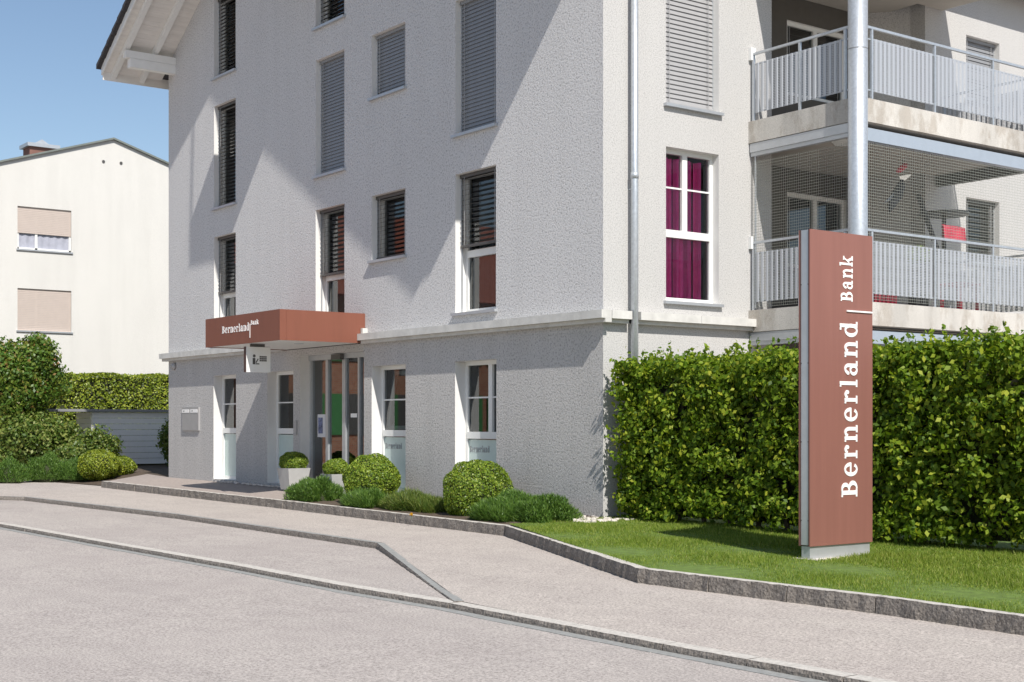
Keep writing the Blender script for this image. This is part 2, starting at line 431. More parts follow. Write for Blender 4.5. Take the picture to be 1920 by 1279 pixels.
# entrance platform, bed, garden soil, lawn
def zk(p, w=.1): return Vector((p.x, p.y + w, ZW + .13 + G(p.x)))
k0, k1, k2, k3, k4, k5, k6 = kerb_in
bed_x = -7.15
sheet('entrance_paving', [zk(k0), zk(k0.lerp(k1, (bed_x - k0.x) / (k1.x - k0.x))), Vector((bed_x, .02, .02 + G(bed_x))), Vector((-6.3, .02, .02 + G(-6.3))), Vector((-6.3, .45, .02 + G(-6.3))), Vector((-9.0, .45, .02 + G(-9))), Vector((-15.1, .02, .0 + G(-15))), Vector((-17.0, .3, .0 + G(-17)))], 'paver')
sheet('planting_bed', [zk(k0.lerp(k1, (bed_x - k0.x) / (k1.x - k0.x))), zk(k1), zk(k2), Vector((.35, -.9, -.02)), Vector((.35, .02, .0)), Vector((bed_x, .02, .015 + G(bed_x)))], 'soil')
sheet('garden_soil', [Vector((-17.0, .3, .005 + G(-17))), Vector((-15.1, .02, .005 + G(-15))), Vector((-15.1, 12, .1)), Vector((-45, 12, .3)), Vector((-45, -.3, .13)), Vector((-18.4, -1.55, -.07)), Vector((k0.x - .05, k0.y + .3, ZW + .012 + G(k0.x)))], 'soil')
def lawn_z(x, y): return -.09 + .085 * min(1, max(0, (y + 3.6) / 3.6)) + G(x)
lawn_poly = [zk(k2, .08), zk(k3, .1), zk(k4, .1), zk(k5, .1), zk(k6, .1), Vector((14, 1.6, lawn_z(14, 1.6))), Vector((0, 1.6, lawn_z(0, 1.6))), Vector((0.1, -.6, -.01))]
m = MB(); nx, ny = 40, 16
sheet('lawn', [Vector((p.x, p.y, max(p.z, lawn_z(p.x, p.y)))) for p in lawn_poly], 'lawn')
sheet('courtyard', [Vector((-.2, 1.5, -.03)), Vector((14, 1.5, -.12)), Vector((30, 30, -.12)), Vector((-.2, 30, .0))], 'walk')

# ------------------------------------------------------------------ letters: slab-serif shapes built from strokes
def ring(cx, cy, rx, ry, tx, ty, a0, a1, n=18):
    o = [(cx + rx * math.cos(R(a0 + (a1 - a0) * i / n)), cy + ry * math.sin(R(a0 + (a1 - a0) * i / n))) for i in range(n + 1)]
    q = [(cx + (rx - tx) * math.cos(R(a0 + (a1 - a0) * i / n)), cy + (ry - ty) * math.sin(R(a0 + (a1 - a0) * i / n))) for i in range(n + 1)]
    return [[o[i], o[i + 1], q[i + 1], q[i]] for i in range(n)]
def rc(x0, x1, y0, y1): return [[(x0, y0), (x1, y0), (x1, y1), (x0, y1)]]
def disc(cx, cy, r): return [[(cx + r * math.cos(2 * math.pi * i / 12), cy + r * math.sin(2 * math.pi * i / 12)) for i in range(12)]]
def glyph(c):
    if c == 'n': return [rc(.12, .36, 0, 1), rc(0, .48, 0, .11), rc(0, .2, .89, 1), ring(.62, .62, .36, .40, .24, .15, 0, 155), rc(.74, .98, 0, .62), rc(.62, 1.1, 0, .11)], 1.17
    if c == 'r': return [rc(.12, .36, 0, 1), rc(0, .52, 0, .11), rc(0, .2, .89, 1), ring(.58, .66, .30, .35, .2, .16, 35, 155), disc(.74, .80, .14)], .93
    if c == 'e': return [ring(.47, .5, .46, .52, .25, .12, 0, 322, 30), rc(.2, .9, .47, .58)], 1.03
    if c == 'a': return [rc(.56, .80, .08, .70), ring(.44, .68, .36, .34, .24, .13, 0, 155), disc(.17, .75, .12), ring(.38, .30, .37, .31, .22, .11, 0, 360, 24), rc(.62, .98, 0, .11)], 1.05
    if c == 'd': return [ring(.44, .49, .44, .51, .25, .12, 0, 360, 26), rc(.62, .86, 0, 1.38), rc(.44, .7, 1.27, 1.38), rc(.78, 1.02, 0, .11)], 1.12
    if c == 'l': return [rc(.12, .36, 0, 1.38), rc(0, .48, 0, .11), rc(0, .2, 1.27, 1.38)], .58
    if c == 'B': return [rc(.14, .42, 0, 1.25), rc(0, .56, 0, .11), rc(0, .56, 1.14, 1.25), ring(.52, .935, .42, .315, .27, .11, -90, 90), ring(.54, .35, .52, .35, .29, .11, -90, 90), rc(.3, .56, .61, .71)], 1.18
    if c == 'k': return [rc(.12, .36, 0, 1.38), rc(0, .48, 0, .11), rc(0, .2, 1.27, 1.38), [[(.34, .36), (.50, .36), (.98, .93), (.80, .93)]], rc(.66, 1.1, .89, 1), [[(.46, .56), (.64, .68), (1.04, .06), (.74, .06)]], rc(.64, 1.16, 0, .11)], 1.2
    return [], .5
def text_width(s, sp=.16): return sum(glyph(c)[1] + sp for c in s) - sp
ASC, CAP = 1.38, 1.25
def letters(s, size, origin, u, v, n, parent, mat='letter', depth=.012, sp=.16, name='letter', sx=1.0):
    """size = x-height in metres; u: reading direction, v: letter up, n: outward"""
    u, v, n = Vector(u), Vector(v), Vector(n); x = 0
    for c in s:
        pcs, adv = glyph(c); m = MB(); i = 0
        for grp in pcs:
            i += 1; dz = depth + i * .0006
            for poly in grp:
                m.prism([Vector(origin) + u * (x + p[0]) * size * sx + v * p[1] * size for p in poly], n * dz)
        if pcs: m.build(name, mat, parent)
        x += adv + sp
    return x * size * sx

# ------------------------------------------------------------------ the apartment building
XL, YB = -15.06, 14.0
bld = empty('apartment_building', 'pale grey rendered apartment building with bank branch, gabled roof and balconies', 'building')
FX = lambda px: front(px)[0]
zf = lambda px, py: height(py, front(px)[1])
colA, colB, colC, colD = (FX(401.5), FX(442)), (FX(592), FX(646)), (FX(697), FX(760)), (FX(854), FX(930))
wins = []                     # x0, x1, z0, z1, style
def add(c, z0, z1, st): wins.append((c[0], c[1], z0, z1, st))
add(colA, 8.61, 10.30, 'open'); add(colA, 5.86, 8.02, 'open'); add(colA, 3.07, 5.25, 'half')
add(colB, 8.67, 10.80, 'open'); add(colB, 5.91, 8.07, 'closed'); add(colB, 3.07, 5.28, 'half')
add(colC, 6.99, 8.09, 'closed'); add(colC, 4.15, 5.28, 'open_small')
add(colD, 5.92, 8.07, 'closed'); add(colD, 3.07, 5.29, 'halfD')
gwin = [(FX(400.5), FX(442.6), .14, 2.32, 'g1'), (FX(501.4), FX(550), .14, 2.33, 'g2'), (FX(697), FX(760.5), .12, 2.31, 'g3'), (FX(853.4), FX(930.8), .10, 2.30, 'g4')]
door = (FX(563), FX(682.5), .0, 2.60)
def wall_with_openings(name, mat, P, u0, u1, z0, z1, openings, depth, inward, rev='reveal', parent=bld, seam=None):
    """P(u, z, d): place on the wall; a sheet with holes and plastered reveals"""
    us = sorted({u0, u1, *[o[0] for o in openings], *[o[1] for o in openings]})
    zs = sorted({z0, z1, *[o[2] for o in openings], *[o[3] for o in openings]})
    m = MB()
    for a, b in zip(us, us[1:]):
        for c, d in zip(zs, zs[1:]):
            cu, cz = (a + b) / 2, (c + d) / 2
            if any(o[0] < cu < o[1] and o[2] < cz < o[3] for o in openings): continue
            m.quad(P(a, c, 0), P(b, c, 0), P(b, d, 0), P(a, d, 0))
    w = m.build(name, mat, parent)
    for o in openings:
        a, b, c, d = o[:4]; r = MB()
        r.quad(P(a, c, 0), P(a, d, 0), P(a, d, depth), P(a, c, depth)); r.quad(P(b, d, 0), P(b, c, 0), P(b, c, depth), P(b, d, depth))
        if d != seam: r.quad(P(a, d, 0), P(b, d, 0), P(b, d, depth), P(a, d, depth))
        if c != seam: r.quad(P(b, c, 0), P(a, c, 0), P(a, c, depth), P(b, c, depth))
        r.build('reveal', rev, w)
    return w
PF = lambda u, z, d: (u, d, z)
PS = lambda u, z, d: (-d, u, z)
wall_with_openings('wall', 'plaster_front', PF, XL, 0, 2.80, 9.3, [(w[0], w[1], w[2], min(w[3], 9.3)) for w in wins], .30, 1, seam=9.3)
# gable part with the two top windows
hi = [w for w in wins if w[3] > 9.3]
wu = wall_with_openings('wall', 'plaster_front', PF, colA[0] - .3, colB[1] + .3, 9.3, 10.85, [(w[0], w[1], 9.3, w[3]) for w in hi], .30, 1, seam=9.3)
EZ, PITCH, RX = 9.12, .60, -7.53
def roof_z(x): return EZ + (8.03 - abs(x - RX)) * PITCH
def gable(x0, x1, zb):
    pts = [(x0, 0, zb), (x1, 0, zb), (x1, 0, roof_z(x1) + .02)]
    if x0 < RX < x1: pts.append((RX, 0, roof_z(RX) + .02))
    pts.append((x0, 0, roof_z(x0) + .02))
    m = MB(); m.v = pts; m.f = [tuple(t) for t in tessellate_polygon([[Vector(p) for p in pts]])]
    m.build('wall', 'plaster_front', bld)
gable(XL, colA[0] - .3, 9.3); gable(colB[1] + .3, 0, 9.3)
xa, xb = colA[0] - .3, colB[1] + .3
m = MB(); pts = [(xa, 0, min(10.85, roof_z(xa))), (xb, 0, 10.85), (xb, 0, roof_z(xb)), (xa + 1.2, 0, roof_z(xa + 1.2))]
m.v = pts; m.f = [(0, 1, 2, 3)]; m.build('wall', 'plaster_front', bld)
# ground floor, slightly darker base render
wall_with_openings('wall', 'plaster_base', PF, XL, 0, -.35, 2.72, gwin + [door], .30, 1)
# side wall towards the balconies
LY0, LY1 = 3.40, 7.18
sw = [(1.19, 2.26, 3.08, 5.31), (1.19, 2.26, 5.93, 8.09)]
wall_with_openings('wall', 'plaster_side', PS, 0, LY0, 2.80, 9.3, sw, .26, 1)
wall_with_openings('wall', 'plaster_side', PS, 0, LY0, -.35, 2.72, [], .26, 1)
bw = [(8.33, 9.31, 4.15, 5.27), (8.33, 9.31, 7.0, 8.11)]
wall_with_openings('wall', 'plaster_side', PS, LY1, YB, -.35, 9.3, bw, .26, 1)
m = MB()                                                        # loggia back walls (an angled end)
for a, b in (((0, LY0), (-1, LY0)), ((-1, 6.6), (-.3, LY1)), ((-.3, LY1), (0, LY1))):
    m.quad((*a, -.35), (*b, -.35), (*b, 9.3), (*a, 9.3))
m.build('loggia_wall', 'plaster_side', bld)
lw = [(3.50, 4.45, 3.04, 5.2), (4.85, 6.35, 3.9, 5.15), (3.50, 4.45, 5.90, 8.06), (4.85, 6.35, 6.76, 8.0), (3.7, 6.2, .05, 2.3)]
PL = lambda u, z, d: (-1 - d, u, z)
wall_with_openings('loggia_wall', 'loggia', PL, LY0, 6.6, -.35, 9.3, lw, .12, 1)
# rear walls, floors inside
m = MB().quad((XL, 0, -.35), (XL, YB, -.35), (XL, YB, 9.3), (XL, 0, 9.3)).quad((XL, YB, -.35), (0, YB, -.35), (0, YB, 9.3), (XL, YB, 9.3))
m.build('wall', 'plaster_front', bld)
m = MB()
m.v = [(XL, YB, 9.3), (0, YB, 9.3), (0, YB, roof_z(0)), (RX, YB, roof_z(RX)), (XL, YB, roof_z(XL))]; m.f = [(0, 1, 2, 3, 4)]
m.build('wall', 'plaster_front', bld)
for z in (.02 + G(-15), 2.74, 5.56, 8.42): B('floor', 'dark', bld, XL + .05, -1.15, .32, YB - .1, z, z + .2); B('floor', 'dark', bld, -1.14, -.3, .32, LY0 - .05, z, z + .2)
m = MB()
for x in (-13.2, -10.9, -8.95, -6.3, -2.3): m.box(x, x + .1, 1.2, 5, 0, 8.4)
m.box(XL + .1, -1.2, 3.6, 3.7, 0, 10.5); m.build('partition_wall', 'dark', bld)

# cornice band: a projecting stone course with joints, broken by canopy and downpipe
CQ = .165
CAN_X0, CAN_X1, CAN_Y, CAN_Z0, CAN_Z1 = -9.41, -6.45, -1.666, 2.72, 3.24
def cornice_run(x0, x1, step=1.9):
    n = max(1, round((x1 - x0) / step)); g = .006
    for i in range(n):
        a = x0 + (x1 - x0) * i / n + g / 2; b = x0 + (x1 - x0) * (i + 1) / n - g / 2
        B('cornice_stone', 'stone', bld, a, b, -CQ, .02, 2.765, 2.88)
        B('cornice_moulding', 'stone', bld, a, b, -CQ + .07, .018, 2.71, 2.764)
cornice_run(XL - CQ, CAN_X0 - .004); cornice_run(CAN_X1 + .004, CQ)
def cornice_side(y0, y1, n):
    for i in range(n):
        a = y0 + (y1 - y0) * i / n + .003; b = y0 + (y1 - y0) * (i + 1) / n - .003
        B('cornice_stone', 'stone', bld, -.02, CQ, a, b, 2.765, 2.88); B('cornice_moulding', 'stone', bld, -.018, CQ - .07, a, b, 2.71, 2.764)
cornice_side(.024, .40, 1); cornice_side(.56, 2.93, 2)
B('cornice_stone', 'stone', bld, XL - CQ, XL + .02, .022, 6, 2.765, 2.88)

# ------------------------------------------------------------------ windows
slat_cache = {}
def slat_mesh(w, tilt, mat, dirn):
    key = (round(w, 2), tilt, mat, dirn)
    if key in slat_cache: return slat_cache[key]
    c, s = math.cos(R(tilt)) * .036, math.sin(R(tilt)) * .036; m = MB(); prof = [(-c, -s), (0, .006), (c, s), (0, .003)]
    for e in (0, w):
        for (d, z) in prof: m.v.append((e, d, z) if dirn == 'F' else (-d, e, z))
    m.f = [(0, 1, 5, 4), (1, 2, 6, 5), (2, 3, 7, 6), (3, 0, 4, 7), (0, 3, 2, 1), (4, 5, 6, 7)]
    me = bpy.data.meshes.new('slat'); me.from_pydata(m.v, [], m.f); me.materials.append(M[mat]); me.update()
    slat_cache[key] = me; return me
def window(P, dirn, u0, u1, z0, z1, parent=bld, frame_d=.20, split_z=None, mullion=None, bars=(), sill=True, blind=None, curtain=None, frost=None, frosttext=False, tilt_open=False, label=None, pane='glass', cur_d=.2):
    """a window in an opening: frame (the part), panes, sill, slats, curtain (sub-parts)"""
    t = .065; fr = MB()
    def bx(mb, a, b, c, d, e, f):
        p, q = P(a, c, e), P(b, d, f)
        mb.box(min(p[0], q[0]), max(p[0], q[0]), min(p[1], q[1]), max(p[1], q[1]), min(p[2], q[2]), max(p[2], q[2]))
    d0, d1 = frame_d, frame_d + .07
    bx(fr, u0, u0 + t, z0, z1, d0, d1); bx(fr, u1 - t, u1, z0, z1, d0, d1)
    bx(fr, u0 + t, u1 - t, z1 - t, z1, d0, d1); bx(fr, u0 + t, u1 - t, z0, z0 + t, d0, d1)
    if split_z: bx(fr, u0 + t, u1 - t, split_z - .055, split_z + .055, d0 - .012, d1)
    if mullion: bx(fr, mullion - .05, mullion + .05, (split_z or z0) + .056 if split_z else z0 + t, z1 - t, d0 - .008, d1)
    for bz in bars: bx(fr, u0 + t, u1 - t, bz - .012, bz + .012, d0 + .008, d0 + .03)
    w = fr.build('window', 'frame', parent)
    if label: w['label'] = label
    p = MB(); p.quad(P(u0 + t, z0 + t, d0 + .035), P(u1 - t, z0 + t, d0 + .035), P(u1 - t, z1 - t, d0 + .035), P(u0 + t, z1 - t, d0 + .035)); p.build('pane', pane, w)
    if frost:
        p = MB(); p.quad(P(u0 + t, z0 + t, d0 + .026), P(u1 - t, z0 + t, d0 + .026), P(u1 - t, frost, d0 + .026), P(u0 + t, frost, d0 + .026)); p.build('frosted_film', 'frost', w)
        if frosttext and dirn == 'F':
            letters('Bernerland', .075, P(u0 + t + .03, frost - .20, d0 + .024), (1, 0, 0), (0, 0, 1), (0, -1, 0), w, 'slat_grey', .001, name='window_letter', sx=.62)
    if sill:
        s = MB(); bx(s, u0 - .05, u1 + .05, z0 - .045, z0 - .002, -.065, d0); s.build('sill', 'alu', w)
    if tilt_open and dirn == 'F':        # sash tilted into the room
        s = MB(); a, b, c, d = u0 + t + .02, u1 - t - .02, (split_z or z0) + .07, z1 - t - .02
        for (q0, q1, e0, e1) in ((a, a + .06, c, d), (b - .06, b, c, d), (a, b, c, c + .06), (a, b, d - .06, d)):
            y = lambda z: d0 + .06 + (z - c) * .14
            s.prism([(q0, y(e0), e0), (q1, y(e0), e0), (q1, y(e1), e1), (q0, y(e1), e1)], (0, .05, 0))
        s.build('sash', 'frame', w)
    if blind:
        mat, tilt, pitch, bottom = blind; bd = .12
        wv = u1 - u0 - .03; z = z1 - .09; me = slat_mesh(wv, tilt, mat, dirn)
        while z > bottom:
            link('slat', me, w, P(u0 + .015, z, bd)); z -= pitch
        r = MB(); bx(r, u0 + .01, u1 - .01, z1 - .06, z1 - .005, bd - .04, bd + .04); r.build('blind_box', mat, w)
        r = MB(); bx(r, u0 + .012, u1 - .012, bottom - .05, bottom - .012, bd - .03, bd + .03); r.build('blind_rail', mat, w)
        c = MB()
        for q in (u0 + .14, u1 - .14): bx(c, q - .004, q + .004, bottom - .02, z1 - .05, bd - .045, bd - .039)
        c.build('blind_cord', 'slat_light', w)
        g = MB()
        for q in (u0 + .004, u1 - .02): bx(g, q, q + .016, z0 + .002, z1 - .002, bd - .012, bd + .012)
        g.build('guide_rail', 'alu', w)
    if curtain:
        mat, c0, c1, a, b = curtain; m = MB(); n = 40
        for i in range(n + 1):
            u = a + (b - a) * i / n; dd = d0 + cur_d + .05 * math.sin(i * 1.25) + .02 * math.sin(i * .6)
            m.v += [P(u, c0, dd), P(u, c1, dd)]
        for i in range(n):
            if mat != 'pink' or i % 9 not in (6, 7): m.f.append((2 * i, 2 * i + 2, 2 * i + 3, 2 * i + 1))
        m.build('curtain', mat, w)
    return w
STY = {'open': dict(blind=('slat_dark', 12, .075, None)), 'open_small': dict(blind=('slat_dark', 14, .075, None)),
       'closed': dict(blind=('slat_grey', 76, .062, None)), 'half': dict(blind=('slat_dark', 14, .08, 4.10)), 'halfD': dict(blind=('slat_dark', 14, .08, 4.17))}
for (a, b, c, d, st) in wins:
    bl = STY[st]['blind']; bottom = bl[3] or c + .07
    cur = None
    if st in ('half', 'halfD'): cur = ('curtain', c + .1, d - .1, a + .1, a + .1 + (b - a) * .45)
    window(PF, 'F', a, b, c, d, split_z=c + .95 if st.startswith('half') else None, blind=(bl[0], bl[1], bl[2], bottom), curtain=cur)
for (a, b, c, d, st) in gwin:
    fz = c + .95
    window(PF, 'F', a, b, c, d, split_z=c + 1.02, mullion=(a + (b - a) * (.62 if st == 'g4' else .8)) if st in ('g3', 'g4') else None, bars=(1.72,), sill=st in ('g3', 'g4'), frost=fz, frosttext=st in ('g3', 'g4'),
           curtain=('curtain', 1.2, d - .1, a + (b - a) * .35, a + (b - a) * .62) if st == 'g4' else None, tilt_open=st == 'g3')
window(PS, 'S', *sw[0], split_z=4.08, mullion=1.68, bars=(4.75,), frame_d=.13, curtain=('pink', 3.15, 5.2, 1.2, 2.1), label='tall white window with pink curtains', pane='clear', cur_d=.13)
window(PS, 'S', *sw[1], frame_d=.15, blind=('slat_light', 76, .068, 6.0))
window(PS, 'S', *bw[0], frame_d=.16, blind=('slat_dark', 20, .09, 4.2)); window(PS, 'S', *bw[1], frame_d=.16, blind=('slat_grey', 76, .064, 7.05))
for o in lw[:4]:
    tall = o[3] - o[2] > 1.8
    window(PL, 'S', *o, frame_d=.05, sill=False, bars=(o[2] + 1.1,) if tall else (), mullion=None if tall else (o[0] + o[1]) / 2, blind=None if tall else ('slat_dark', 16, .09, o[2] + .1))

# sliding entrance door
x0, x1, z0, z1 = door; g0 = .03 + G(-7.5)
dr = MB(); D0, D1 = .20, .28
dr.box(x0 + .002, x1 - .002, D0 - .02, D1, z1 - .10, z1 - .004)
for q, w_ in ((x0 + .002, .07), (x0 + .62, .09), (x0 + 1.24, .055), (x0 + 1.30, .055), (x0 + 1.80, .06), (x1 - .06, .058)): dr.box(q, q + w_, D0, D1 - .002, g0, z1 - .101)
dr.box(x0 + .073, x1 - .062, D0 + .01, D1 - .01, g0, g0 + .06)
drp = dr.build('entrance_door', 'alu', bld); drp['label'] = 'glazed sliding entrance door with aluminium frame'
MB().quad((x0 + .05, D0 + .04, g0), (x1 - .05, D0 + .04, g0), (x1 - .05, D0 + .04, z1 - .1), (x0 + .05, D0 + .04, z1 - .1)).build('pane', 'door_glass', drp)
B('door_sensor', 'slat_dark', drp, x0 + 1.0, x0 + 1.34, D0 - .10, D0 - .022, z1 - .12, z1 - .02)
B('poster', 'curtain', drp, x0 + .26, x0 + .56, D0 + .03, D0 + .037, 1.05, 1.48)
B('poster_print', plain('poster_print', (.12, .14, .25), .6, var=.9, scale=14), drp, x0 + .29, x0 + .46, D0 + .026, D0 + .0295, 1.12, 1.42)
B('door_notice', 'letter', drp, x0 + 1.5, x0 + 1.72, D0 + .03, D0 + .037, 1.42, 1.49)

# ------------------------------------------------------------------ canopy
can = MB(); can.box(CAN_X0, CAN_X1, CAN_Y, -.002, CAN_Z0 + .03, CAN_Z1)
canp = can.build('entrance_canopy', 'copper', bld); canp['label'] = 'copper-brown box canopy lettered with the bank name above the entrance'
m = MB(); m.box(CAN_X0 - .004, CAN_X0 + .02, CAN_Y - .004, -.001, CAN_Z0, CAN_Z1 + .004); m.box(CAN_X1 - .02, CAN_X1 + .004, CAN_Y + .12, -.001, CAN_Z0, CAN_Z1 + .004)
m.box(CAN_X0 + .021, CAN_X1 - .021, CAN_Y - .004, CAN_Y + .02, CAN_Z0, CAN_Z1 + .004); m.box(CAN_X1 - .02, CAN_X1 + .004, CAN_Y - .004, CAN_Y + .115, CAN_Z0, CAN_Z1 + .004)
m.build('fascia_panel', 'copper', canp)
B('canopy_soffit', 'white', canp, CAN_X0 + .025, CAN_X1 - .025, CAN_Y + .025, -.003, CAN_Z0 + .012, CAN_Z0 + .028)
for i in range(2): MB().tube([(-8.7 + i * 1.3, -.8, CAN_Z0 + .012), (-8.7 + i * 1.3, -.8, CAN_Z0 + .006)], .09, 18).build('downlight', 'alu', canp)
lx0 = front(417, CAN_Y)[0]; lx1 = front(468, CAN_Y)[0]; sz = (lx1 - lx0) / text_width('Bernerland') / .93; dF = front(440, CAN_Y)[1]
lz = height(623, dF)
letters('Bernerland', sz, (lx0, CAN_Y - .004, lz), (1, 0, 0), (0, 0, 1), (0, -1, 0), canp, depth=.003, sx=.93)
B('logo_bar', 'letter', canp, lx1 + .02, lx1 + .035, CAN_Y - .010, CAN_Y - .004, lz - .13, lz + sz * 1.15)
letters('Bank', sz * .62, (lx1 + .06, CAN_Y - .004, lz + sz * .9), (1, 0, 0), (0, 0, 1), (0, -1, 0), canp, depth=.003, sx=.93)
B('junction_box', 'stone', bld, CAN_X1 + .02, CAN_X1 + .09, -.10, -.002, 2.885, 2.98)

# hanging white sign below the canopy
sg = empty('hanging_sign', 'small square white cash machine sign with person and keypad symbol under the canopy', 'sign', (-7.82, -1.37, CAN_Z0))
sx0, sx1 = -7.90, -7.81; sy0, sy1 = -1.62, -1.15; sz0, sz1 = CAN_Z0 - .50, CAN_Z0 - .05
def under(o, root): o.parent = root; o.matrix_parent_inverse = root.matrix_basis.inverted(); return o
under(MB().box(sx0, sx1, sy0, sy1, sz0, sz1).build('sign_panel', 'white'), sg)
under(MB().box(sx0 - .004, sx1 - .012, sy0 - .006, sy0 - .001, sz0 - .003, sz1 + .003).build('sign_edge', 'pylon_dark'), sg)
under(MB().box(sx0 + .02, sx1 - .02, sy0 + .1, sy1 - .1, sz1, CAN_Z0 + .005).build('hanger', 'slat_dark'), sg)
ic = MB(); X = sx1; cy, cz = sy0 + .15, (sz0 + sz1) / 2
ic.prism([(X, cy + .028 * math.cos(a * math.pi / 6), cz + .065 + .028 * math.sin(a * math.pi / 6)) for a in range(12)], (.002, 0, 0))
ic.box(X, X + .002, cy - .03, cy + .022, cz - .085, cz + .028); ic.prism([(X, cy + .024, cz - .05), (X, cy + .07, cz + .02), (X, cy + .085, cz + .01), (X, cy + .045, cz - .06)], (.0024, 0, 0))
ic.box(X, X + .002, cy + .03, cy + .10, cz - .085, cz - .066)
for i in range(4):
    for j in range(3): ic.box(X, X + .002, cy + .105 + i * .036, cy + .136 + i * .036, cz - .03 + j * .034, cz - .002 + j * .034)
under(ic.build('pictogram', 'slat_dark'), sg)

# ------------------------------------------------------------------ roof with boarded verge
rf = MB()
for s in (-1, 1):
    xe = RX + s * 8.03; pts = [(RX, roof_z(RX)), (xe, EZ), (xe, EZ + .05), (RX, roof_z(RX) + .05)]
    rf.prism([(p[0], -1.35, p[1] + .03) for p in pts], (0, YB + 2.2, 0))
roof = rf.build('roof', 'tile', bld)
for s in (-1, 1):
    n = 70 if s < 0 else 70
    L = 8.03 / n
    for i in range(n if s < 0 else 1):      # soffit boards of the street verge
        if s < 0:
            xa = RX - 8.03 + i * L; xb_ = xa + L - .004
        else: xa, xb_ = RX, RX + 8.03
        za, zb = roof_z(xa) + (.0), roof_z(xb_)
        MB().prism([(xa, -1.33, za), (xb_, -1.33, zb), (xb_, -1.33, zb + .028), (xa, -1.33, za + .028)], (0, 1.36 if i > 4 else 1.36, 0)).build('soffit_board', 'wood_white', roof)
    xe = RX + s * 8.03
    for yr in (-1.16, -.50):                # rafters
        m = MB(); m.prism([(RX, yr, roof_z(RX) - .002), (xe, yr, EZ - .002), (xe, yr, EZ - .13), (RX, yr, roof_z(RX) - .13)], (0, .11, 0)); m.build('rafter', 'white', roof)
    m = MB(); m.prism([(RX, -1.372, roof_z(RX) + .12), (xe, -1.372, EZ + .12), (xe, -1.372, EZ - .06), (RX, -1.372, roof_z(RX) - .06)], (0, .03, 0)); m.build('barge_board', 'white', roof)
    B('eaves_board', 'wood_white', roof, min(xe, xe - s * .03), max(xe, xe - s * .03), -1.34, YB + .5, EZ - .16, EZ + .10)
    MB().tube([(xe + s * .07, -1.2, EZ + .02), (xe + s * .07, YB + .5, EZ + .02)], .065, 10).build('gutter_pipe', 'slat_dark', roof)
    nt_ = 26; step = 8.03 / nt_
    me = None
    for i in range(nt_):                    # verge tiles, one per course
        xc = xe - s * i * step
        if me is None:
            m = MB(); m.prism([(s * .04, 0, -.06), (-s * (step + .02), 0, step * PITCH + .015), (-s * (step + .02), 0, step * PITCH + .055), (s * .04, 0, .05), (s * .05, 0, -.05)], (0, .30, 0)); o = m.build('verge_tile', 'tile', roof, loc=(xc, -1.47, roof_z(xc) + .13)); me = o.data
        else: link('verge_tile', me, roof, (xc, -1.47, roof_z(xc) + .13))
for xw, ln in ((-14.75, 1.05), (-.31, 1.05), (RX, 1.2), (-11.2, 1.05), (-3.9, 1.05)):     # purlin heads
    zt = roof_z(xw) - .135
    B('purlin', 'white', roof, xw - .09, xw + .09, -ln - .1, .02, zt - .16, zt); B('purlin', 'white', roof, xw - .085, xw + .085, -ln, .02, zt - .36, zt - .164)
# attic balcony in the gable (above the picture, it throws the stepped shadow)
ab = B('attic_balcony', 'plaster_front', bld, -8.95, -7.30, -1.35, .0, 10.05, 10.20)
m = MB(); m.box(-8.95, -7.30, -1.35, -1.27, 10.201, 10.98); m.box(-8.95, -8.87, -1.269, 0, 10.201, 10.98); m.box(-7.38, -7.30, -1.269, 0, 10.201, 10.98); m.build('parapet', 'plaster_front', ab)
MB().bar((-8.93, -1.33, 10.98), (-8.93, -1.30, roof_z(-8.93)), .03).build('tie_rod', 'galv', ab)

# ------------------------------------------------------------------ balconies
BX, BY0, BY1 = 2.10, 2.89, 7.66
def sheet_panel(name, a, b, z0, z1, mat, parent, corr=.007, pitch=.096):
    a = Vector(a); b = Vector(b); L = (b - a).length; t = (b - a).normalized(); n = Vector((t.y, -t.x, 0))
    prof = []; u = 0
    while u < L:
        for q, d in ((0, 0), (.5 * pitch, 0), (.56 * pitch, 1), (.94 * pitch, 1)):
            if u + q <= L: prof.append((u + q, d))
        u += pitch
    m = MB(); uvs = []
    for (q, d) in prof:
        p = a + t * q + n * d * corr
        m.v += [(p.x, p.y, z0), (p.x, p.y, z1)]; uvs += [(q, 0), (q, z1 - z0)]
    for i in range(len(prof) - 1): m.f.append((2 * i, 2 * i + 2, 2 * i + 3, 2 * i + 1))
    o = m.build(name, mat, parent); uvl = o.data.uv_layers.new(name='UVMap')
    for lp in o.data.loops: uvl.data[lp.index].uv = uvs[lp.vertex_index]
    return o
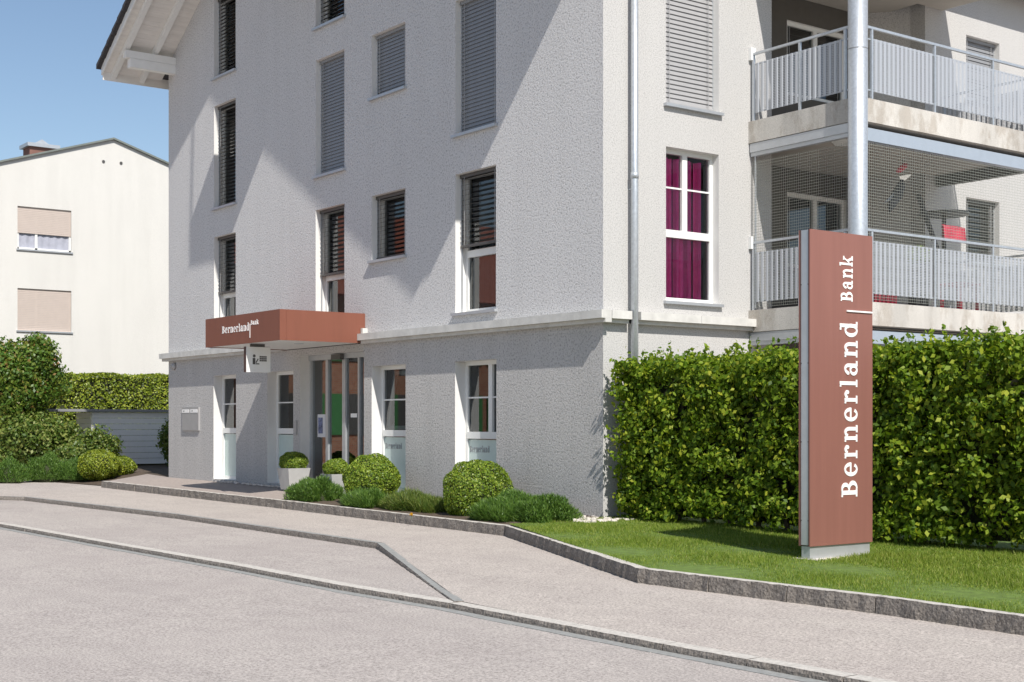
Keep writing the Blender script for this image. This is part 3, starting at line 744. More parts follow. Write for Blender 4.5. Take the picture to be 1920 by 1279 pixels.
def balcony(zt, rail, label):
    m = MB(); m.box(-.001, BX, BY0, BY1, zt - .33, zt); m.box(-1.0, -.002, LY0 + .002, LY1 - .2, zt - .33, zt - .002)
    s = m.build('balcony', 'concrete', bld); s['label'] = label
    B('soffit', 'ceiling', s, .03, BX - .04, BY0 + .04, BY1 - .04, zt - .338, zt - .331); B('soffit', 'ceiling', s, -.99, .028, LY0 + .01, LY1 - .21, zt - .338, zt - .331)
    if not rail: return s
    m = MB(); m.box(.02, BX - .2, BY0 + .01, BY0 + .13, zt - .47, zt - .339); m.box(.02, BX - .2, BY0 + .03, BY0 + .11, zt - .53, zt - .471); m.build('awning_cassette', 'alu', s)
    m = MB(); m.box(BX - .17, BX - .05, BY0 + .2, BY1 - .1, zt - .58, zt - .40); m.build('awning_rail', 'bluegrey', s); MB().tube([(BX - .22, BY0 + .2, zt - .42), (BX - .22, BY1 - .1, zt - .42)], .06, 12).build('awning_roll', 'slat_grey', s)
    m = MB(); m.box(.02, BX - .2, BY1 - .2, BY1 - .1, zt - .52, zt - .34); m.build('awning_rail', 'slat_dark', s)
    if not rail: return s
    xr, yl, yr = BX - .06, BY0 + .05, BY1 - .05; zr = zt + 1.02
    r = MB(); r.bar((.03, yl, zr), (xr, yl, zr), .04, .035); r.bar((xr, yl + .021, zr), (xr, yr, zr), .04, .035); r.bar((xr - .021, yr, zr), (.03, yr, zr), .04, .035); r.build('handrail', 'galv', s)
    r = MB()
    for zz in (zt + .14, zt + .86): r.bar((.03, yl + .012, zz), (xr, yl + .012, zz), .02); r.bar((xr - .012, yl + .03, zz), (xr - .012, yr - .03, zz), .02)
    r.build('panel_rail', 'galv', s)
    pl = [(.06, yl), (.98, yl), (xr - .22, yl)]; pf = [(xr, yl + .30), (xr, 4.67), (xr, 6.11), (xr, yr)]
    for (px_, py_) in pl + pf + [(.98, yr), (.06, yr)]: MB().bar((px_, py_, zt - .02), (px_, py_, zr - .02), .035).build('railing_post', 'galv', s)
    for a, b in zip(pl, pl[1:]): sheet_panel('perforated_panel', (a[0] + .02, a[1] - .012, 0), (b[0] - .02, b[1] - .012, 0), zt + .12, zt + .87, 'perf', s)
    for a, b in zip(pf, pf[1:]): sheet_panel('perforated_panel', (a[0] + .012, a[1] + .02, 0), (b[0] + .012, b[1] - .02, 0), zt + .12, zt + .87, 'perf', s)
    sheet_panel('perforated_panel', (xr - .02, yr, 0), (.05, yr, 0), zt + .12, zt + .87, 'perf', s)
    B('rail_bracket', 'white', s, .001, .06, yl - .05, yl + .05, zt + .93, zt + 1.12)
    return s
bal1 = balcony(3.02, True, 'lower balcony hung with a cat net')
bal2 = balcony(5.88, True, 'upper balcony with stained concrete slab')
bal3 = balcony(8.74, False, 'top balcony slab')
MB().tube([(BX + .0, BY0 - .02, -.1), (BX + .0, BY0 - .02, 3.62), (BX, BY0 - .02, 3.63), (BX, BY0 - .02, 8.4)], .137, 28).build('balcony_column', 'galv', bld, True)
m = MB()
for z in (3.62, 6.52): m.tube([(BX, BY0 - .02, z), (BX, BY0 - .02, z + .012)], .1395, 28)
m.build('column_joint', 'slat_grey', bld)
B('ground_awning', 'bluegrey', bld, BX - .35, BX - .2, 3.2, 7.5, 2.35, 2.60)
# downpipe with sockets and brackets
dp = MB().tube([(.12, .48, -.05), (.12, .48, 9.0)], .052, 18).build('downpipe', 'galv', bld, True)
for z in (1.9, 4.75, 7.6): MB().tube([(.12, .48, z), (.12, .48, z + .09)], .058, 18).build('pipe_socket', 'galv', dp, True); B('pipe_bracket', 'galv', dp, .0, .12, .47, .49, z - .15, z - .13)

# cat net round the lower balcony
net = empty('safety_net', 'fine dark cat net stretched round the lower balcony', 'net', (1.0, BY0, 3.02))
for a, b in (((.04, BY0 + .035), (BX - .15, BY0 + .035)), ((BX - .045, BY0 + .2), (BX - .045, BY1 - .08))):
    L = math.dist(a, b); m = MB().quad((*a, 3.06), (*b, 3.06), (*b, 5.28), (*a, 5.28)); o = m.build('net_mesh', 'net'); uvl = o.data.uv_layers.new(name='UVMap')
    for lp, uv in zip(o.data.loops, ((0, 0), (L, 0), (L, 2.22), (0, 2.22))): uvl.data[lp.index].uv = uv
    under(o, net)
under(MB().bar((.10, BY0 + .05, 3.05), (.10, BY0 + .05, 5.45), .02).build('net_pole', 'galv'), net)
under(MB().bar((BX - .07, BY0 + .17, 4.1), (BX - .07, BY0 + .17, 5.5), .02).build('net_pole', 'galv'), net)

# things on the lower balcony
bird = empty('hanging_bird', 'grey cloth bird with red head hanging from the balcony ceiling', 'ornament', (1.3, 4.25, 4.6))
def b_at(px, py, x): y, d = side(px, x); return Vector((x, y, height(py, d)))
q = lambda px, py: b_at(px, py, 1.25)
under(MB().tube([q(1692, 338), q(1688, 352), q(1682, 366), q(1672, 384), q(1668, 398)], [.03, .075, .09, .07, .015], 12).build('body', 'charcoal', None, True), bird)
under(MB().tube([q(1682, 322), q(1688, 318), q(1696, 311), q(1701, 308)], [.02, .045, .045, .012], 12).build('head', 'red', None, True), bird)
under(MB().prism([q(1684, 352), q(1664, 372), q(1656, 382), q(1674, 372)], (.02, .0, 0)).build('wing', 'slat_grey'), bird)
under(MB().bar(q(1692, 312), q(1692, 297), .006).build('cord', 'slat_dark'), bird)
shelf = empty('cat_shelf', 'dark round cat shelf carried on a slanting plank on the balcony', 'shelf', (1.0, 5.6, 3.02))
c = b_at(1770, 402, .75)
under(MB().tube([c + Vector((0, 0, -.02)), c + Vector((0, 0, .02))], .40, 26).build('platform', 'slat_dark'), shelf)
under(MB().bar(b_at(1722, 365, .75), b_at(1766, 452, .75) + Vector((0, 0, -.35)), .07, .04).build('plank', 'charcoal'), shelf)
under(MB().bar(c + Vector((0, 0, -.02)), Vector((c.x, c.y, 3.02)), .05).build('post', 'charcoal'), shelf)
ch = empty('garden_chair', 'red plastic garden chair behind the balcony railing', 'chair', (1.45, 6.05, 3.02))
m = MB(); cb = b_at(1790, 436, 1.45)
for i in range(13):
    a = -1.25 + 2.5 * i / 12
    p = Vector((cb.x - .22 * math.cos(a) + .1, cb.y + .27 * math.sin(a), 3.02)); m.v += [(p.x, p.y, cb.z - .12), (p.x - .02, p.y, cb.z + .13 - .05 * abs(math.sin(a)) ** 4)]
for i in range(12): m.f.append((2 * i, 2 * i + 2, 2 * i + 3, 2 * i + 1))
bk = m.build('backrest', 'red'); md = bk.modifiers.new('thick', 'SOLIDIFY'); md.thickness = .025; under(bk, ch)
under(MB().box(cb.x - .12, cb.x + .3, cb.y - .25, cb.y + .25, 3.45, 3.49).build('seat', 'red'), ch)
for dx in (-.08, .26):
    for dy in (-.21, .21): under(MB().bar((cb.x + dx, cb.y + dy, 3.02), (cb.x + dx, cb.y + dy, 3.45), .04).build('leg', 'red'), ch)
cush = MB().box(1.15, 1.5, 3.6, 4.5, 3.03, 3.22).build('storage_box', 'red'); tag(cush, 'low red storage box on the floor of the lower balcony', 'box')
tag(MB().tube([(1.0, 3.9, 5.545), (1.0, 3.9, 5.50)], [.19, .15], 20).build('ceiling_lamp', 'white'), 'round ceiling lamp above the netted balcony', 'lamp')
pl_ = rng.normal(0, 1, (500, 3)); pl_ = unit(pl_) * rng.uniform(.5, 1, (500, 1)) * [.2, .2, .16] + [1.55, 4.95, 3.85]
bp = empty('balcony_plant', 'small bright green plant behind the lower balcony railing', 'plant', (1.55, 4.95, 3.02))
under(np_mesh('foliage', leaf_quads(pl_, unit(pl_ - [1.55, 4.95, 3.85]), .035), 4, 'box'), bp); under(MB().tube([(1.55, 4.95, 3.02), (1.55, 4.95, 3.1), (1.55, 4.95, 3.72)], [.13, .15, .17], 14).build('pot', 'charcoal'), bp)

# wall fittings by the entrance
mbx0, d_ = front(344); mb1, _ = front(375)
mb = empty('letterbox_panel', 'flat grey letterbox panel with two white name plates on the wall', 'letterbox', ((mbx0 + mb1) / 2, 0, 1.2))
zb0, zb1 = height(807, d_), height(764, d_)
under(MB().box(mbx0, mb1, -.035, .0, zb0, zb1).build('panel', 'slat_light'), mb)
for i in range(2): a = mbx0 + .02 + i * (mb1 - mbx0) * .5; under(MB().box(a, a + (mb1 - mbx0) * .42, -.04, -.0355, zb1 - .12, zb1 - .045).build('name_plate', 'letter'), mb)
for i in range(2): a = mbx0 + .03 + i * (mb1 - mbx0) * .5; under(MB().box(a + .06, a + .12, -.042, -.0405, zb1 - .092, zb1 - .072).build('name_print', 'slat_dark'), mb)
lx, d_ = front(328); tag(MB().tube([(lx, -.0, height(687, d_)), (lx, -.05, height(687, d_)), (lx, -.08, height(687, d_))], [.08, .075, .03], 16).build('wall_lamp', 'slat_light', None, True), 'small round lamp high on the wall by the building corner', 'lamp')
bx_, d_ = front(556); tag(MB().box(bx_ - .04, bx_ + .04, -.03, 0, 1.1, 1.36).build('intercom', 'slat_light'), 'narrow grey intercom beside the sliding door', 'intercom')

# ------------------------------------------------------------------ pylon sign
PX = 5.32; py0 = side(1519, PX)[0]; py1 = side(1636, PX)[0]; dP = side(1519, PX)[1]
zg = lawn_z(PX, py0); zt = height(429, dP); zp = zg + .14
pyl = empty('pylon_sign', 'tall copper-coloured pylon sign with white vertical bank lettering on the lawn', 'sign', (PX - .07, (py0 + py1) / 2, zg))
def pb(name, mat, *e): return under(MB().box(*e).build(name, mat), pyl)
pb('face_panel', 'pylon', PX - .014, PX, py0, py1, zp, zt); pb('face_panel', 'pylon', PX - .15, PX - .136, py0, py1, zp, zt)
pb('core', 'alu', PX - .1355, PX - .0145, py0 + .006, py1 - .006, zp + .01, zt - .004)
pb('edge_strip', 'pylon_dark', PX - .024, PX - .0145, py0 - .001, py0 + .0055, zp, zt); pb('edge_strip', 'pylon_dark', PX - .1355, PX - .126, py0 - .001, py0 + .0055, zp, zt)
pb('plinth', 'alu', PX - .13, PX - .02, py0 + .02, py1 - .02, zg - .1, zp - .004)
pb('footing', 'pebble', PX - .22, PX + .10, py0 - .02, py1 + .16, zg - .1, zg + .012)
for zz in (.4, 1.2, 2.0, 2.8):
    for xx in (PX - .12, PX - .03): under(MB().tube([(xx, py0 + .007, zg + zz), (xx, py0 + .002, zg + zz)], .006, 8).build('screw', 'slat_dark'), pyl)
def pyl_pt(px, py): y, d = side(px, PX); return y, height(py, d)
yb, zb = pyl_pt(1607, 931); yb2, zb2 = pyl_pt(1606, 601)
s1 = .20
tmp = link('lettering', None); tmp.parent = pyl; tmp.matrix_parent_inverse = pyl.matrix_basis.inverted()
letters('Bernerland', s1, (PX + .0005, yb, zb), (0, 0, 1), (0, -1, 0), (1, 0, 0), tmp, depth=.004, sx=(zb2 - zb) / s1 / text_width('Bernerland'))
yl_, zl_ = pyl_pt(1598, 566); _, zl2 = pyl_pt(1598, 480); s2 = .148
letters('Bank', s2, (PX + .0005, yl_, zl_), (0, 0, 1), (0, -1, 0), (1, 0, 0), tmp, depth=.004, sx=(zl2 - zl_) / s2 / text_width('Bank'))
ya, za = pyl_pt(1587, 583); yb_, _ = pyl_pt(1634, 583)
under(MB().box(PX, PX + .014, ya, yb_, za - .008, za + .008).build('logo_bar', 'letter'), pyl)

# ------------------------------------------------------------------ hedge, lawn, shrubs
HY0, HY1, HX0, HX1, HZ = .04, 1.0, .34, 13.0, 2.13
hg = empty('hornbeam_hedge', 'tall bright green clipped hornbeam hedge beside the lawn', 'hedge', (5, .7, 0))
K = 2300; n = 118000
ck = rng.random(K); cx_ = rng.uniform(HX0, HX1, K); cz_h = rng.uniform(.06, HZ - .03, K); cd = -.06 + .36 * rng.random(K) ** 1.3
CC = np.stack([cx_, HY0 + cd, cz_h], 1); CN = np.tile([.15, -1.0, .35], (K, 1))
t2 = (ck > .70) & (ck < .92); t3 = ck >= .92
CC[t2, 1] = rng.uniform(HY0 + .05, HY1, t2.sum()); CC[t2, 2] = HZ - .06 + rng.normal(0, .04, t2.sum()); CN[t2] = (0, -.2, 1)
CC[t3, 0] = HX0 + rng.uniform(0, .15, t3.sum()); CC[t3, 1] = rng.uniform(HY0, HY1, t3.sum()); CN[t3] = (-1, -.2, .3)
idx = rng.integers(0, K, n); loc = rng.normal(0, 1, (n, 3)) * [.075, .05, .065]
P = CC[idx] + loc; Nn = unit(CN[idx] * .8 + loc / .07 * .6)
ok_ = (P[:, 2] > .02); P = P[ok_]; Nn = Nn[ok_]
fo = under(np_mesh('foliage', leaf_quads(P, Nn, .036, .7, .62), 4, 'hedge'), hg); fo['kind'] = 'stuff'
sp = []; sn = []
for i in range(190):           # shoots standing above the clipped top
    x = rng.uniform(HX0, HX1); y = rng.uniform(HY0, HY0 + .5); hgt = rng.uniform(.04, .30); lx_, ly_ = rng.normal(0, .2, 2)
    for k in range(int(4 + hgt * 30)): t_ = rng.random(); sp.append((x + lx_ * t_ * hgt + rng.normal(0, .012), y + ly_ * t_ * hgt + rng.normal(0, .012), HZ - .03 + hgt * t_)); sn.append((rng.normal(), rng.normal(), .4))
for i in range(34):           # shoots reaching past the end towards the house wall
    y = rng.uniform(HY0 - .12, HY0 + .12); z = rng.uniform(.5, HZ); ln_ = rng.uniform(.08, .24)
    for k in range(9): t_ = rng.random(); sp.append((HX0 + .05 - ln_ * t_, y - .05 * t_ + rng.normal(0, .012), z + .06 * t_ + rng.normal(0, .015))); sn.append((rng.normal(), rng.normal(), .4))
so = under(np_mesh('shoots', leaf_quads(np.array(sp), unit(np.array(sn)), .034, .5, .6), 4, 'hedge'), hg); so['kind'] = 'stuff'
lm = bpy.data.meshes.new('leaf'); lm.from_pydata([(-.045, 0, 0), (-.01, -.006, .027), (.045, 0, 0), (-.01, -.006, -.027), (0, .004, 0)], [], [(0, 4, 1), (1, 4, 2), (2, 4, 3), (3, 4, 0)]); lm.materials.append(M['hedge']); lm.update()
for i in range(260):
    x = rng.uniform(HX0, 8.0); z = rng.uniform(.15, HZ); o = link('leaf', lm, None, (x, HY0 - .03 + .07 * math.sin(x * 2.3 + z * 1.7) + .05 * math.sin(x * 5.1 - z * 3.3), z))
    o.rotation_euler = (rng.uniform(-.9, .3), rng.uniform(0, 6.28), rng.uniform(-.7, .7)); o.parent = hg; o.matrix_parent_inverse = hg.matrix_basis.inverted()
under(MB().box(HX0 + .3, HX1, HY0 + .40, HY0 + .62, .05, HZ - .16).build('light_block_core', 'light_block'), hg)  # solid box added within the hedge to block light between the leaves
for i in range(26):
    x = HX0 + .3 + i * .48; under(MB().tube([(x, HY0 + .35, -.1), (x + rng.normal(0, .04), HY0 + .33, .8), (x + rng.normal(0, .1), HY0 + .38, 1.7)], [.035, .026, .012], 8).build('stem', 'bark'), hg)

def in_poly(x, y, poly):
    ins = np.zeros(len(x), bool); j = len(poly) - 1
    for i in range(len(poly)):
        xi, yi, xj, yj = poly[i].x, poly[i].y, poly[j].x, poly[j].y
        ins ^= ((yi > y) != (yj > y)) & (x < (xj - xi) * (y - yi) / (yj - yi + 1e-12) + xi); j = i
    return ins
n = 330000
gx = rng.uniform(-.4, 11, n); gy = rng.uniform(-4.1, .5, n); ok = in_poly(gx, gy, lawn_poly) & ~((gx > PX - .2) & (gx < PX + .08) & (gy > py0) & (gy < py1 + .12))
gx, gy = gx[ok], gy[ok]
gz = np.array([-.09 + .085 * min(1, max(0, (b_ + 3.6) / 3.6)) - .0065 * a_ for a_, b_ in zip(gx, gy)])
tuft = .75 + .45 * np.sin(gx * 2.1 + gy) * np.sin(gy * 3.3 - gx * .7)
gr = np_mesh('grass', blades(np.stack([gx, gy, gz - .004], 1), .058 * tuft[:, None], .009, .6), 3, 'grass'); gr['kind'] = 'stuff'; gr['label'] = 'short mown green grass of the lawn'; gr['category'] = 'grass'
def ball(name, label, cat, c, r, leaf, n, mat, group=None, flat=0.0, core=.86, spread=.7):
    root = empty(name, label, cat, (c[0], c[1], c[2] - r[2]), group)
    d = unit(rng.normal(0, 1, (n, 3))); lump = 1 + .05 * np.sin(d[:, :1] * 7 + c[0]) + .04 * np.sin(d[:, 1:2] * 9 + d[:, 2:] * 6)
    P = d * np.array(r) * lump * (1 - rng.exponential(.05, (n, 1))) + np.array(c)
    keep = P[:, 2] > c[2] - r[2] * (1 - flat); P = P[keep]; d = d[keep]
    f = under(np_mesh('foliage', leaf_quads(P, d, leaf, spread), 4, mat), root); f['kind'] = 'stuff'
    under(sphere_core('light_block_core', c, [v * core for v in r], 'light_block', None), root)  # core added inside the leaves to block light
    return root
def juniper(name, label, cat, c, r, n, mat='juniper', h=.065, group=None):
    root = empty(name, label, cat, (c[0], c[1], c[2]), group)
    n = int(n * 1.8); d = unit(rng.normal(0, 1, (n, 3))); d[:, 2] = np.abs(d[:, 2])
    lump = 1 + .16 * np.sin(d[:, :1] * 6 + c[0] * 3) + .14 * np.sin(d[:, 1:2] * 8 + 1)
    P = d * np.array(r) * lump * rng.uniform(.72, .98, (n, 1)) + np.array(c)
    f = under(np_mesh('foliage', blades(P, h, .015, .55, unit(d + [0, 0, .9])), 3, mat), root); f['kind'] = 'stuff'
    under(sphere_core('light_block_core', c, [v * .74 for v in r], 'light_block', None), root)  # added core, stops light passing through the needles
    return root
def gpos(px, py, z0=-.09): return ground(px, py, z0)
b1 = gpos(697, 938); b2 = gpos(893, 972)
s_ = lambda p: F_PX / ((p.x - CAM[0]) * FWD[0] + (p.y - CAM[1]) * FWD[1])
ball('boxwood_ball', 'clipped round boxwood in the bed beside the entrance door', 'shrub', (front(697, -.72)[0], -.72, .37), (.48, .48, .42), .018, 15000, 'box')
ball('boxwood_ball', 'largest clipped round boxwood, in front of the second lettered window', 'shrub', (front(895, -.78)[0], -.78, .29), (.50, .50, .48), .018, 17000, 'box')
juniper('juniper', 'low bright green juniper beside the grey planter', 'shrub', (front(592, -.95)[0], -.95, -.02), (.62, .36, .36), 11000)
juniper('juniper', 'spreading dark green juniper at the building corner by the lawn', 'shrub', (front(990, -.8)[0], -.8, -.06), (.95, .42, .36), 18000)
juniper('ground_cover', 'loose low ground cover between the two boxwood balls', 'shrub', (front(775, -.95)[0], -.95, -.04), (.95, .30, .22), 9000, 'shrub', .12)
juniper('ground_cover', 'low heather-like ground cover at the foot of the entrance boxwood', 'shrub', (front(690, -1.1)[0], -1.12, -.03), (.5, .25, .22), 5000, 'juniper', .12)
juniper('ground_cover', 'small grassy tuft in front of the largest boxwood', 'shrub', (front(925, -1.15)[0], -1.15, -.05), (.5, .2, .2), 4000, 'juniper', .12)
# planters with clipped balls
def planter(px, py, label, label2, w, h, depth_y):
    p = Vector((front(px, depth_y)[0] if px > 0 else px, depth_y, 0))
    z = .02 + G(p.x); root = empty('planter', label, 'planter', (p.x, p.y, z), 'tapered zinc planters')
    m = MB(); a, b = w * .38, w * .5
    m.v = [(-a, -a, 0), (a, -a, 0), (a, a, 0), (-a, a, 0), (-b, -b, h), (b, -b, h), (b, b, h), (-b, b, h), (-b * .9, -b * .9, h), (b * .9, -b * .9, h), (b * .9, b * .9, h), (-b * .9, b * .9, h), (-b * .9, -b * .9, h - .06), (b * .9, -b * .9, h - .06), (b * .9, b * .9, h - .06), (-b * .9, b * .9, h - .06)]
    m.f = [(0, 3, 2, 1)]
    for k in range(3): m.f += [(k * 4 + i, k * 4 + (i + 1) % 4, k * 4 + 4 + (i + 1) % 4, k * 4 + 4 + i) for i in range(4)]
    m.build('pot', 'pot', root)
    MB().quad((-b * .9, -b * .9, h - .05), (b * .9, -b * .9, h - .05), (b * .9, b * .9, h - .05), (-b * .9, b * .9, h - .05)).build('compost', 'soil', root)
    ball('potted_boxwood', label2, 'shrub', (p.x, p.y, z + h + w * .24), (w * .56, w * .56, w * .42), .015, 7000, 'box')
planter(-8.58, 921, 'grey tapered planter beside the entrance, left of the sliding door', 'dark clipped boxwood in the planter shaded by the canopy', .46, .40, -.28)
planter(630, 915, 'grey planter half hidden behind the bed in front of the sliding door', 'light green clipped boxwood in the sunlit planter before the door', .40, .36, -.45)
# pebbles at the wall foot
pv = []
base = [(-.5, -.5, 0), (.5, -.5, 0), (.5, .5, 0), (-.5, .5, 0), (-.3, -.3, .5), (.3, -.3, .5), (.3, .3, .5), (-.3, .3, .5)]
m = MB()
for i in range(420):
    x = rng.uniform(-.9, .55); y = rng.uniform(-.75, .12); s = rng.uniform(.03, .075); a = rng.uniform(0, 3.1); n0 = len(m.v)
    if i > 330: x = rng.uniform(-12.4, -9.2); y = rng.uniform(-.22, -.02); s *= .8
    for q in base: m.v.append((x + s * (q[0] * math.cos(a) - q[1] * math.sin(a)), y + s * (q[0] * math.sin(a) + q[1] * math.cos(a)), (-.02 if x > -2 else .02 + G(x)) + s * q[2]))
    m.f += [tuple(n0 + k for k in f) for f in ((4, 5, 6, 7), (0, 1, 5, 4), (1, 2, 6, 5), (2, 3, 7, 6), (3, 0, 4, 7))]
pe = m.build('pebbles', 'pebble'); pe['kind'] = 'stuff'; pe['label'] = 'pale pebbles along the foot of the wall'; pe['category'] = 'pebbles'
fl = empty('dandelion', 'single yellow dandelion growing at the kerb', 'flower', tuple(gpos(771, 973, -.1)))
MB().tube([(0, 0, 0), (.005, 0, .03), (.01, 0, .06)], .003, 6).build('stem', 'green', fl)
yl2 = plain('dandelion_petal', (.75, .42, .01), .6); M['petal'] = yl2
np_mesh('petals', leaf_quads(rng.normal(0, .008, (60, 3)) + [.01, 0, .065], unit(rng.normal(0, 1, (60, 3)) + [0, 0, 1.0]), .016, .4, .3), 4, 'petal', fl)

# ------------------------------------------------------------------ garden on the left
def leafy(name, label, cat, c, r, leaf, n, mat, trunk=True, group=None, core=.42):
    root = empty(name, label, cat, (c[0], c[1], .05), group)
    k = 40; cen = unit(rng.normal(0, 1, (k, 3))) * rng.uniform(.25, .72, (k, 1)); idx = rng.integers(0, k, n)
    d = unit(rng.normal(0, 1, (n, 3))); P = (cen[idx] + d * .42 * rng.uniform(.5, 1.0, (n, 1)))
    Pw = P * np.array(r) + np.array(c); keep = Pw[:, 2] > .03; f = under(np_mesh('crown', leaf_quads(Pw[keep], unit(d + P)[keep], leaf, .7), 4, mat), root); f['kind'] = 'stuff'
    under(sphere_core('light_block_core', c, [v * core for v in r], 'light_block', None, lump=.15), root)  # core added within the crown as a light block
    if trunk:
        for i in range(4): a = i * 1.6; under(MB().tube([(c[0] + .05 * math.cos(a), c[1] + .05 * math.sin(a), .0), (c[0] + .2 * r[0] * math.cos(a), c[1] + .2 * r[1] * math.sin(a), c[2] * .6), (c[0] + .5 * r[0] * math.cos(a), c[1] + .5 * r[1] * math.sin(a), c[2] + .2 * r[2])], [.04, .03, .012], 8).build('trunk', 'bark'), root)
    return root
leafy('maple_tree', 'bushy small maple with red-tipped leaves in front of the cream house', 'tree', (-21.3, -1.35, 2.45), (1.05, 1.2, 1.3), .05, 34000, 'maple')
leafy('shrub', 'dark leafy shrub in the shade below the maple', 'shrub', (-20.9, -1.2, .85), (.8, 1.3, .85), .05, 12000, 'shrub', False)
leafy('shrub', 'mottled broad shrub in front of the white boarded enclosure', 'shrub', (-20.7, .35, .6), (.6, .9, .72), .04, 11000, 'shrub', False)
leafy('shrub', 'slender yellow-green shrub against the white boarded enclosure near the building', 'shrub', (-21.2, 2.75, .7), (.4, .5, .85), .045, 2600, 'shrub', True, core=.3)
leafy('shrub', 'loose low shrub behind the junipers at the path', 'shrub', (-19.9, -.55, .42), (.6, .9, .45), .04, 4500, 'shrub', False)
ball('boxwood_ball', 'yellow-green clipped boxwood at the end of the kerb by the path', 'shrub', (-17.35, -.75, .33), (.50, .50, .36), .02, 9000, 'clipped')
ball('boxwood_ball', 'small clipped boxwood tucked behind the yellow-green one', 'shrub', (-17.9, -.05, .26), (.4, .4, .26), .02, 5000, 'clipped')
juniper('juniper', 'round green juniper mound below the maple', 'shrub', (-18.6, -1.55, -.02), (.62, .5, .55), 9000)
juniper('juniper', 'flat spreading juniper beside the yellow-green boxwood', 'shrub', (-18.1, -1.05, -.02), (.55, .48, .42), 8000)
juniper('juniper', 'juniper mound at the far end of the row by the path', 'shrub', (-18.6, -2.5, -.05), (.6, .5, .48), 7000)
hl = empty('clipped_hedge', 'long yellow-green clipped hedge behind the white boarded enclosure', 'hedge', (-24.8, 3.5, .2))
n = 42000; P = np.stack([rng.uniform(-25.6, -24.0, n), rng.uniform(-4, 10, n), rng.uniform(.1, 2.74, n)], 1); Nn = np.zeros((n, 3)); t_ = rng.random(n)
a = t_ < .65; P[a, 0] = -24.0 - rng.exponential(.07, a.sum()) + .06 * np.sin(P[a, 1] * 3 + P[a, 2] * 2); Nn[a] = (1, 0, .3); P[~a, 2] = 2.74 - rng.exponential(.05, (~a).sum()) + .03 * np.sin(P[~a, 1] * 4); Nn[~a] = (0, 0, 1)
f = under(np_mesh('foliage', leaf_quads(P, Nn, .038, .7), 4, 'clipped'), hl); f['kind'] = 'stuff'
under(MB().box(-25.5, -24.2, -3.9, 9.9, .1, 2.62).build('light_block_core', 'light_block'), hl)  # box added inside this hedge, blocks light behind the leaves
en = empty('bin_enclosure', 'white boarded bin enclosure with grey flat cover by the clipped hedge', 'enclosure', (-22.5, 2.5, .14))
for i in range(9): under(MB().box(-22.23, -22.2, .87, 4.2, .2 + i * .158, .2 + i * .158 + .150).build('board', 'white'), en)
for i in range(9): under(MB().box(-23.4, -22.232, .84, .87, .2 + i * .158, .2 + i * .158 + .150).build('board', 'white'), en)
under(MB().box(-23.5, -22.1, -.6, 4.3, 1.63, 1.70).build('cover', 'slat_grey'), en)
for y in (.92, 4.15, -.5): under(MB().box(-22.32, -22.24, y, y + .08, .05, 1.63).build('post', 'slat_grey'), en)

# ------------------------------------------------------------------ cream neighbour house
NXX = -30.0
nb = empty('neighbour_house', 'cream rendered house with low gable and beige roller shutters', 'house', (NXX - 4, 4.4, 0))
def nbp(px, py): y, d = side(px, NXX); return y, height(py, d)
RY, RZ = nbp(212, 262); LYn, LZn = nbp(0, 305)
def hz(y): return RZ - abs(y - RY) * (RZ - LZn) / (RY - LYn)
w1 = (nbp(33, 0)[0], nbp(134, 0)[0], nbp(33, 466)[1], nbp(33, 386)[1]); w2 = (w1[0], w1[1], nbp(33, 619)[1], nbp(33, 540)[1])
PN = lambda u, z, d: (NXX - d, u, z)
wn_ = wall_with_openings('wall', 'cream', PN, -1.2, RY + 5.6, -.1, 8.75, [w1, w2], .12, 1, 'cream', None); under(wn_, nb)
m = MB(); m.v = [(NXX, -1.2, 8.75), (NXX, RY + 5.6, 8.75), (NXX, RY + 5.6, hz(RY + 5.6)), (NXX, RY, hz(RY)), (NXX, -1.2, hz(-1.2))]; m.f = [(0, 1, 2, 3, 4)]; under(m.build('wall', 'cream'), nb)
under(MB().box(NXX - 10, NXX - .13, -1.2, RY + 5.6, -.1, 8.74).build('wall', 'cream'), nb)
m = MB()
for s in (-1, 1): e = RY + s * 6.3; m.prism([(NXX + .10, RY, hz(RY)), (NXX + .10, e, hz(e)), (NXX + .10, e, hz(e) + .06), (NXX + .10, RY, hz(RY) + .06)], (-10.3, 0, 0))
under(m.build('roof', plain('roof_edge', (.16, .18, .165), .7)), nb)
cy, d_ = side(70, NXX - 3.1); cz_ = height(279, d_); chm = under(MB().box(NXX - 3.5, NXX - 2.8, cy - .35, cy + .55, 8.2, cz_).build('chimney', plain('chimney_brick', (.20, .10, .08), .9)), nb)
o = under(MB().box(NXX - 3.6, NXX - 2.7, cy - .45, cy + .65, cz_, cz_ + .12).build('chimney_cap', 'alu'), nb); o = under(MB().prism([(NXX - 3.4, cy - .2, cz_ + .12), (NXX - 3.4, cy + .4, cz_ + .12), (NXX - 3.4, cy + .1, cz_ + .3)], (.5, 0, 0)).build('chimney_cap', 'alu'), nb)
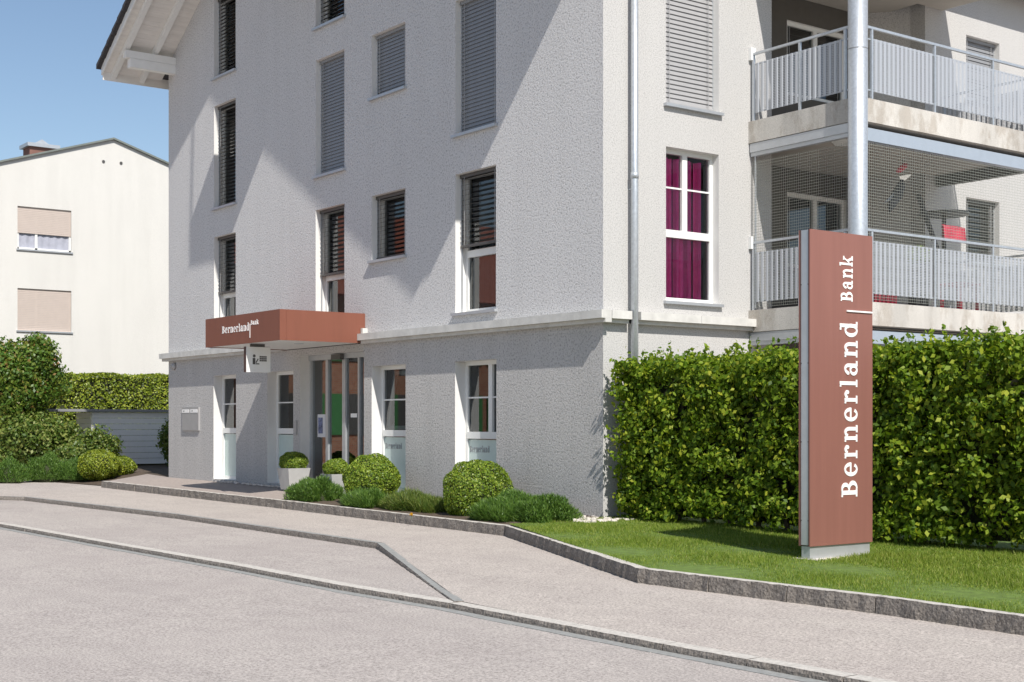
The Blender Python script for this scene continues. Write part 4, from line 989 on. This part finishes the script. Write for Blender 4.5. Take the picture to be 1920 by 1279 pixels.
for k, (a, b, c, d) in enumerate((w1, w2)):
    fr = MB(); z_sh = c + (d - c) * (.38 if k == 0 else 0.0)
    for e in ((a, a + .06, c, d), (b - .06, b, c, d), (a, b, c, c + .06), (a, b, d - .06, d), ((a + b) / 2 - .04 - .25, (a + b) / 2 + .04 - .25, c, d)): fr.box(NXX - .115, NXX - .07, e[0], e[1], e[2], e[3])
    fw = under(fr.build('window', 'frame'), nb)
    cu = MB(); nn_ = 36
    for i in range(nn_ + 1): y = a + (b - a) * i / nn_; cu.v += [(NXX - .112 + .012 * math.sin(i * 1.3), y, c), (NXX - .112 + .012 * math.sin(i * 1.3), y, d)]
    for i in range(nn_): cu.f.append((2 * i, 2 * i + 2, 2 * i + 3, 2 * i + 1))
    cu.build('curtain', 'curtain_blue', fw); MB().box(NXX - .1, NXX + .05, a - .04, b + .04, c - .05, c - .003).build('sill', 'alu', fw)
    z = z_sh
    while z < d - .02: MB().box(NXX - .06, NXX - .045, a + .005, b - .005, z, min(z + .052, d)).build('shutter_slat', 'beige', fw); z += .056
for px_ in (194, 227): y, z = nbp(px_, 303 if px_ < 200 else 306); under(MB().tube([(NXX - .05, y, z), (NXX + .02, y, z)], .05, 12).build('vent', 'slat_dark'), nb)

# ------------------------------------------------------------------ brick house across the street (seen only in the door and window glass)
bh = empty('brick_house', 'brick house with green shutters across the street, mirrored in the door', 'house', (-30, -19, 0))
under(MB().box(-43, -30, -24, -9.4, -.3, 6.2).build('wall', 'brick'), bh)
m = MB(); m.prism([(-29.3, -24.6, 6.0), (-43.7, -24.6, 6.0), (-36.5, -24.6, 10.2)], (0, 15.8, 0)); under(m.build('roof', 'red_tile'), bh)
for i in range(6):
    y = -23 + i * 2.35
    for z in (.9, 3.6):
        w = under(MB().box(-30.0, -29.95, y, y + 1.0, z, z + 1.5).build('window', 'slat_dark'), bh); MB().box(-29.99, -29.92, y - .55, y - .02, z, z + 1.5).build('shutter', 'green', w); MB().box(-29.99, -29.92, y + 1.02, y + 1.55, z, z + 1.5).build('shutter', 'green', w)

# ------------------------------------------------------------------ repeats of a kind share a group
GROUPS = {'boxwood_ball': 'clipped boxwood balls', 'juniper': 'low junipers in the beds', 'ground_cover': 'ground cover along the kerb', 'potted_boxwood': 'boxwoods in planters', 'shrub': 'loose shrubs in the side garden'}
for o in COL.objects:
    base_name = o.name.split('.')[0]
    if o.parent is None and base_name in GROUPS: o['group'] = GROUPS[base_name]
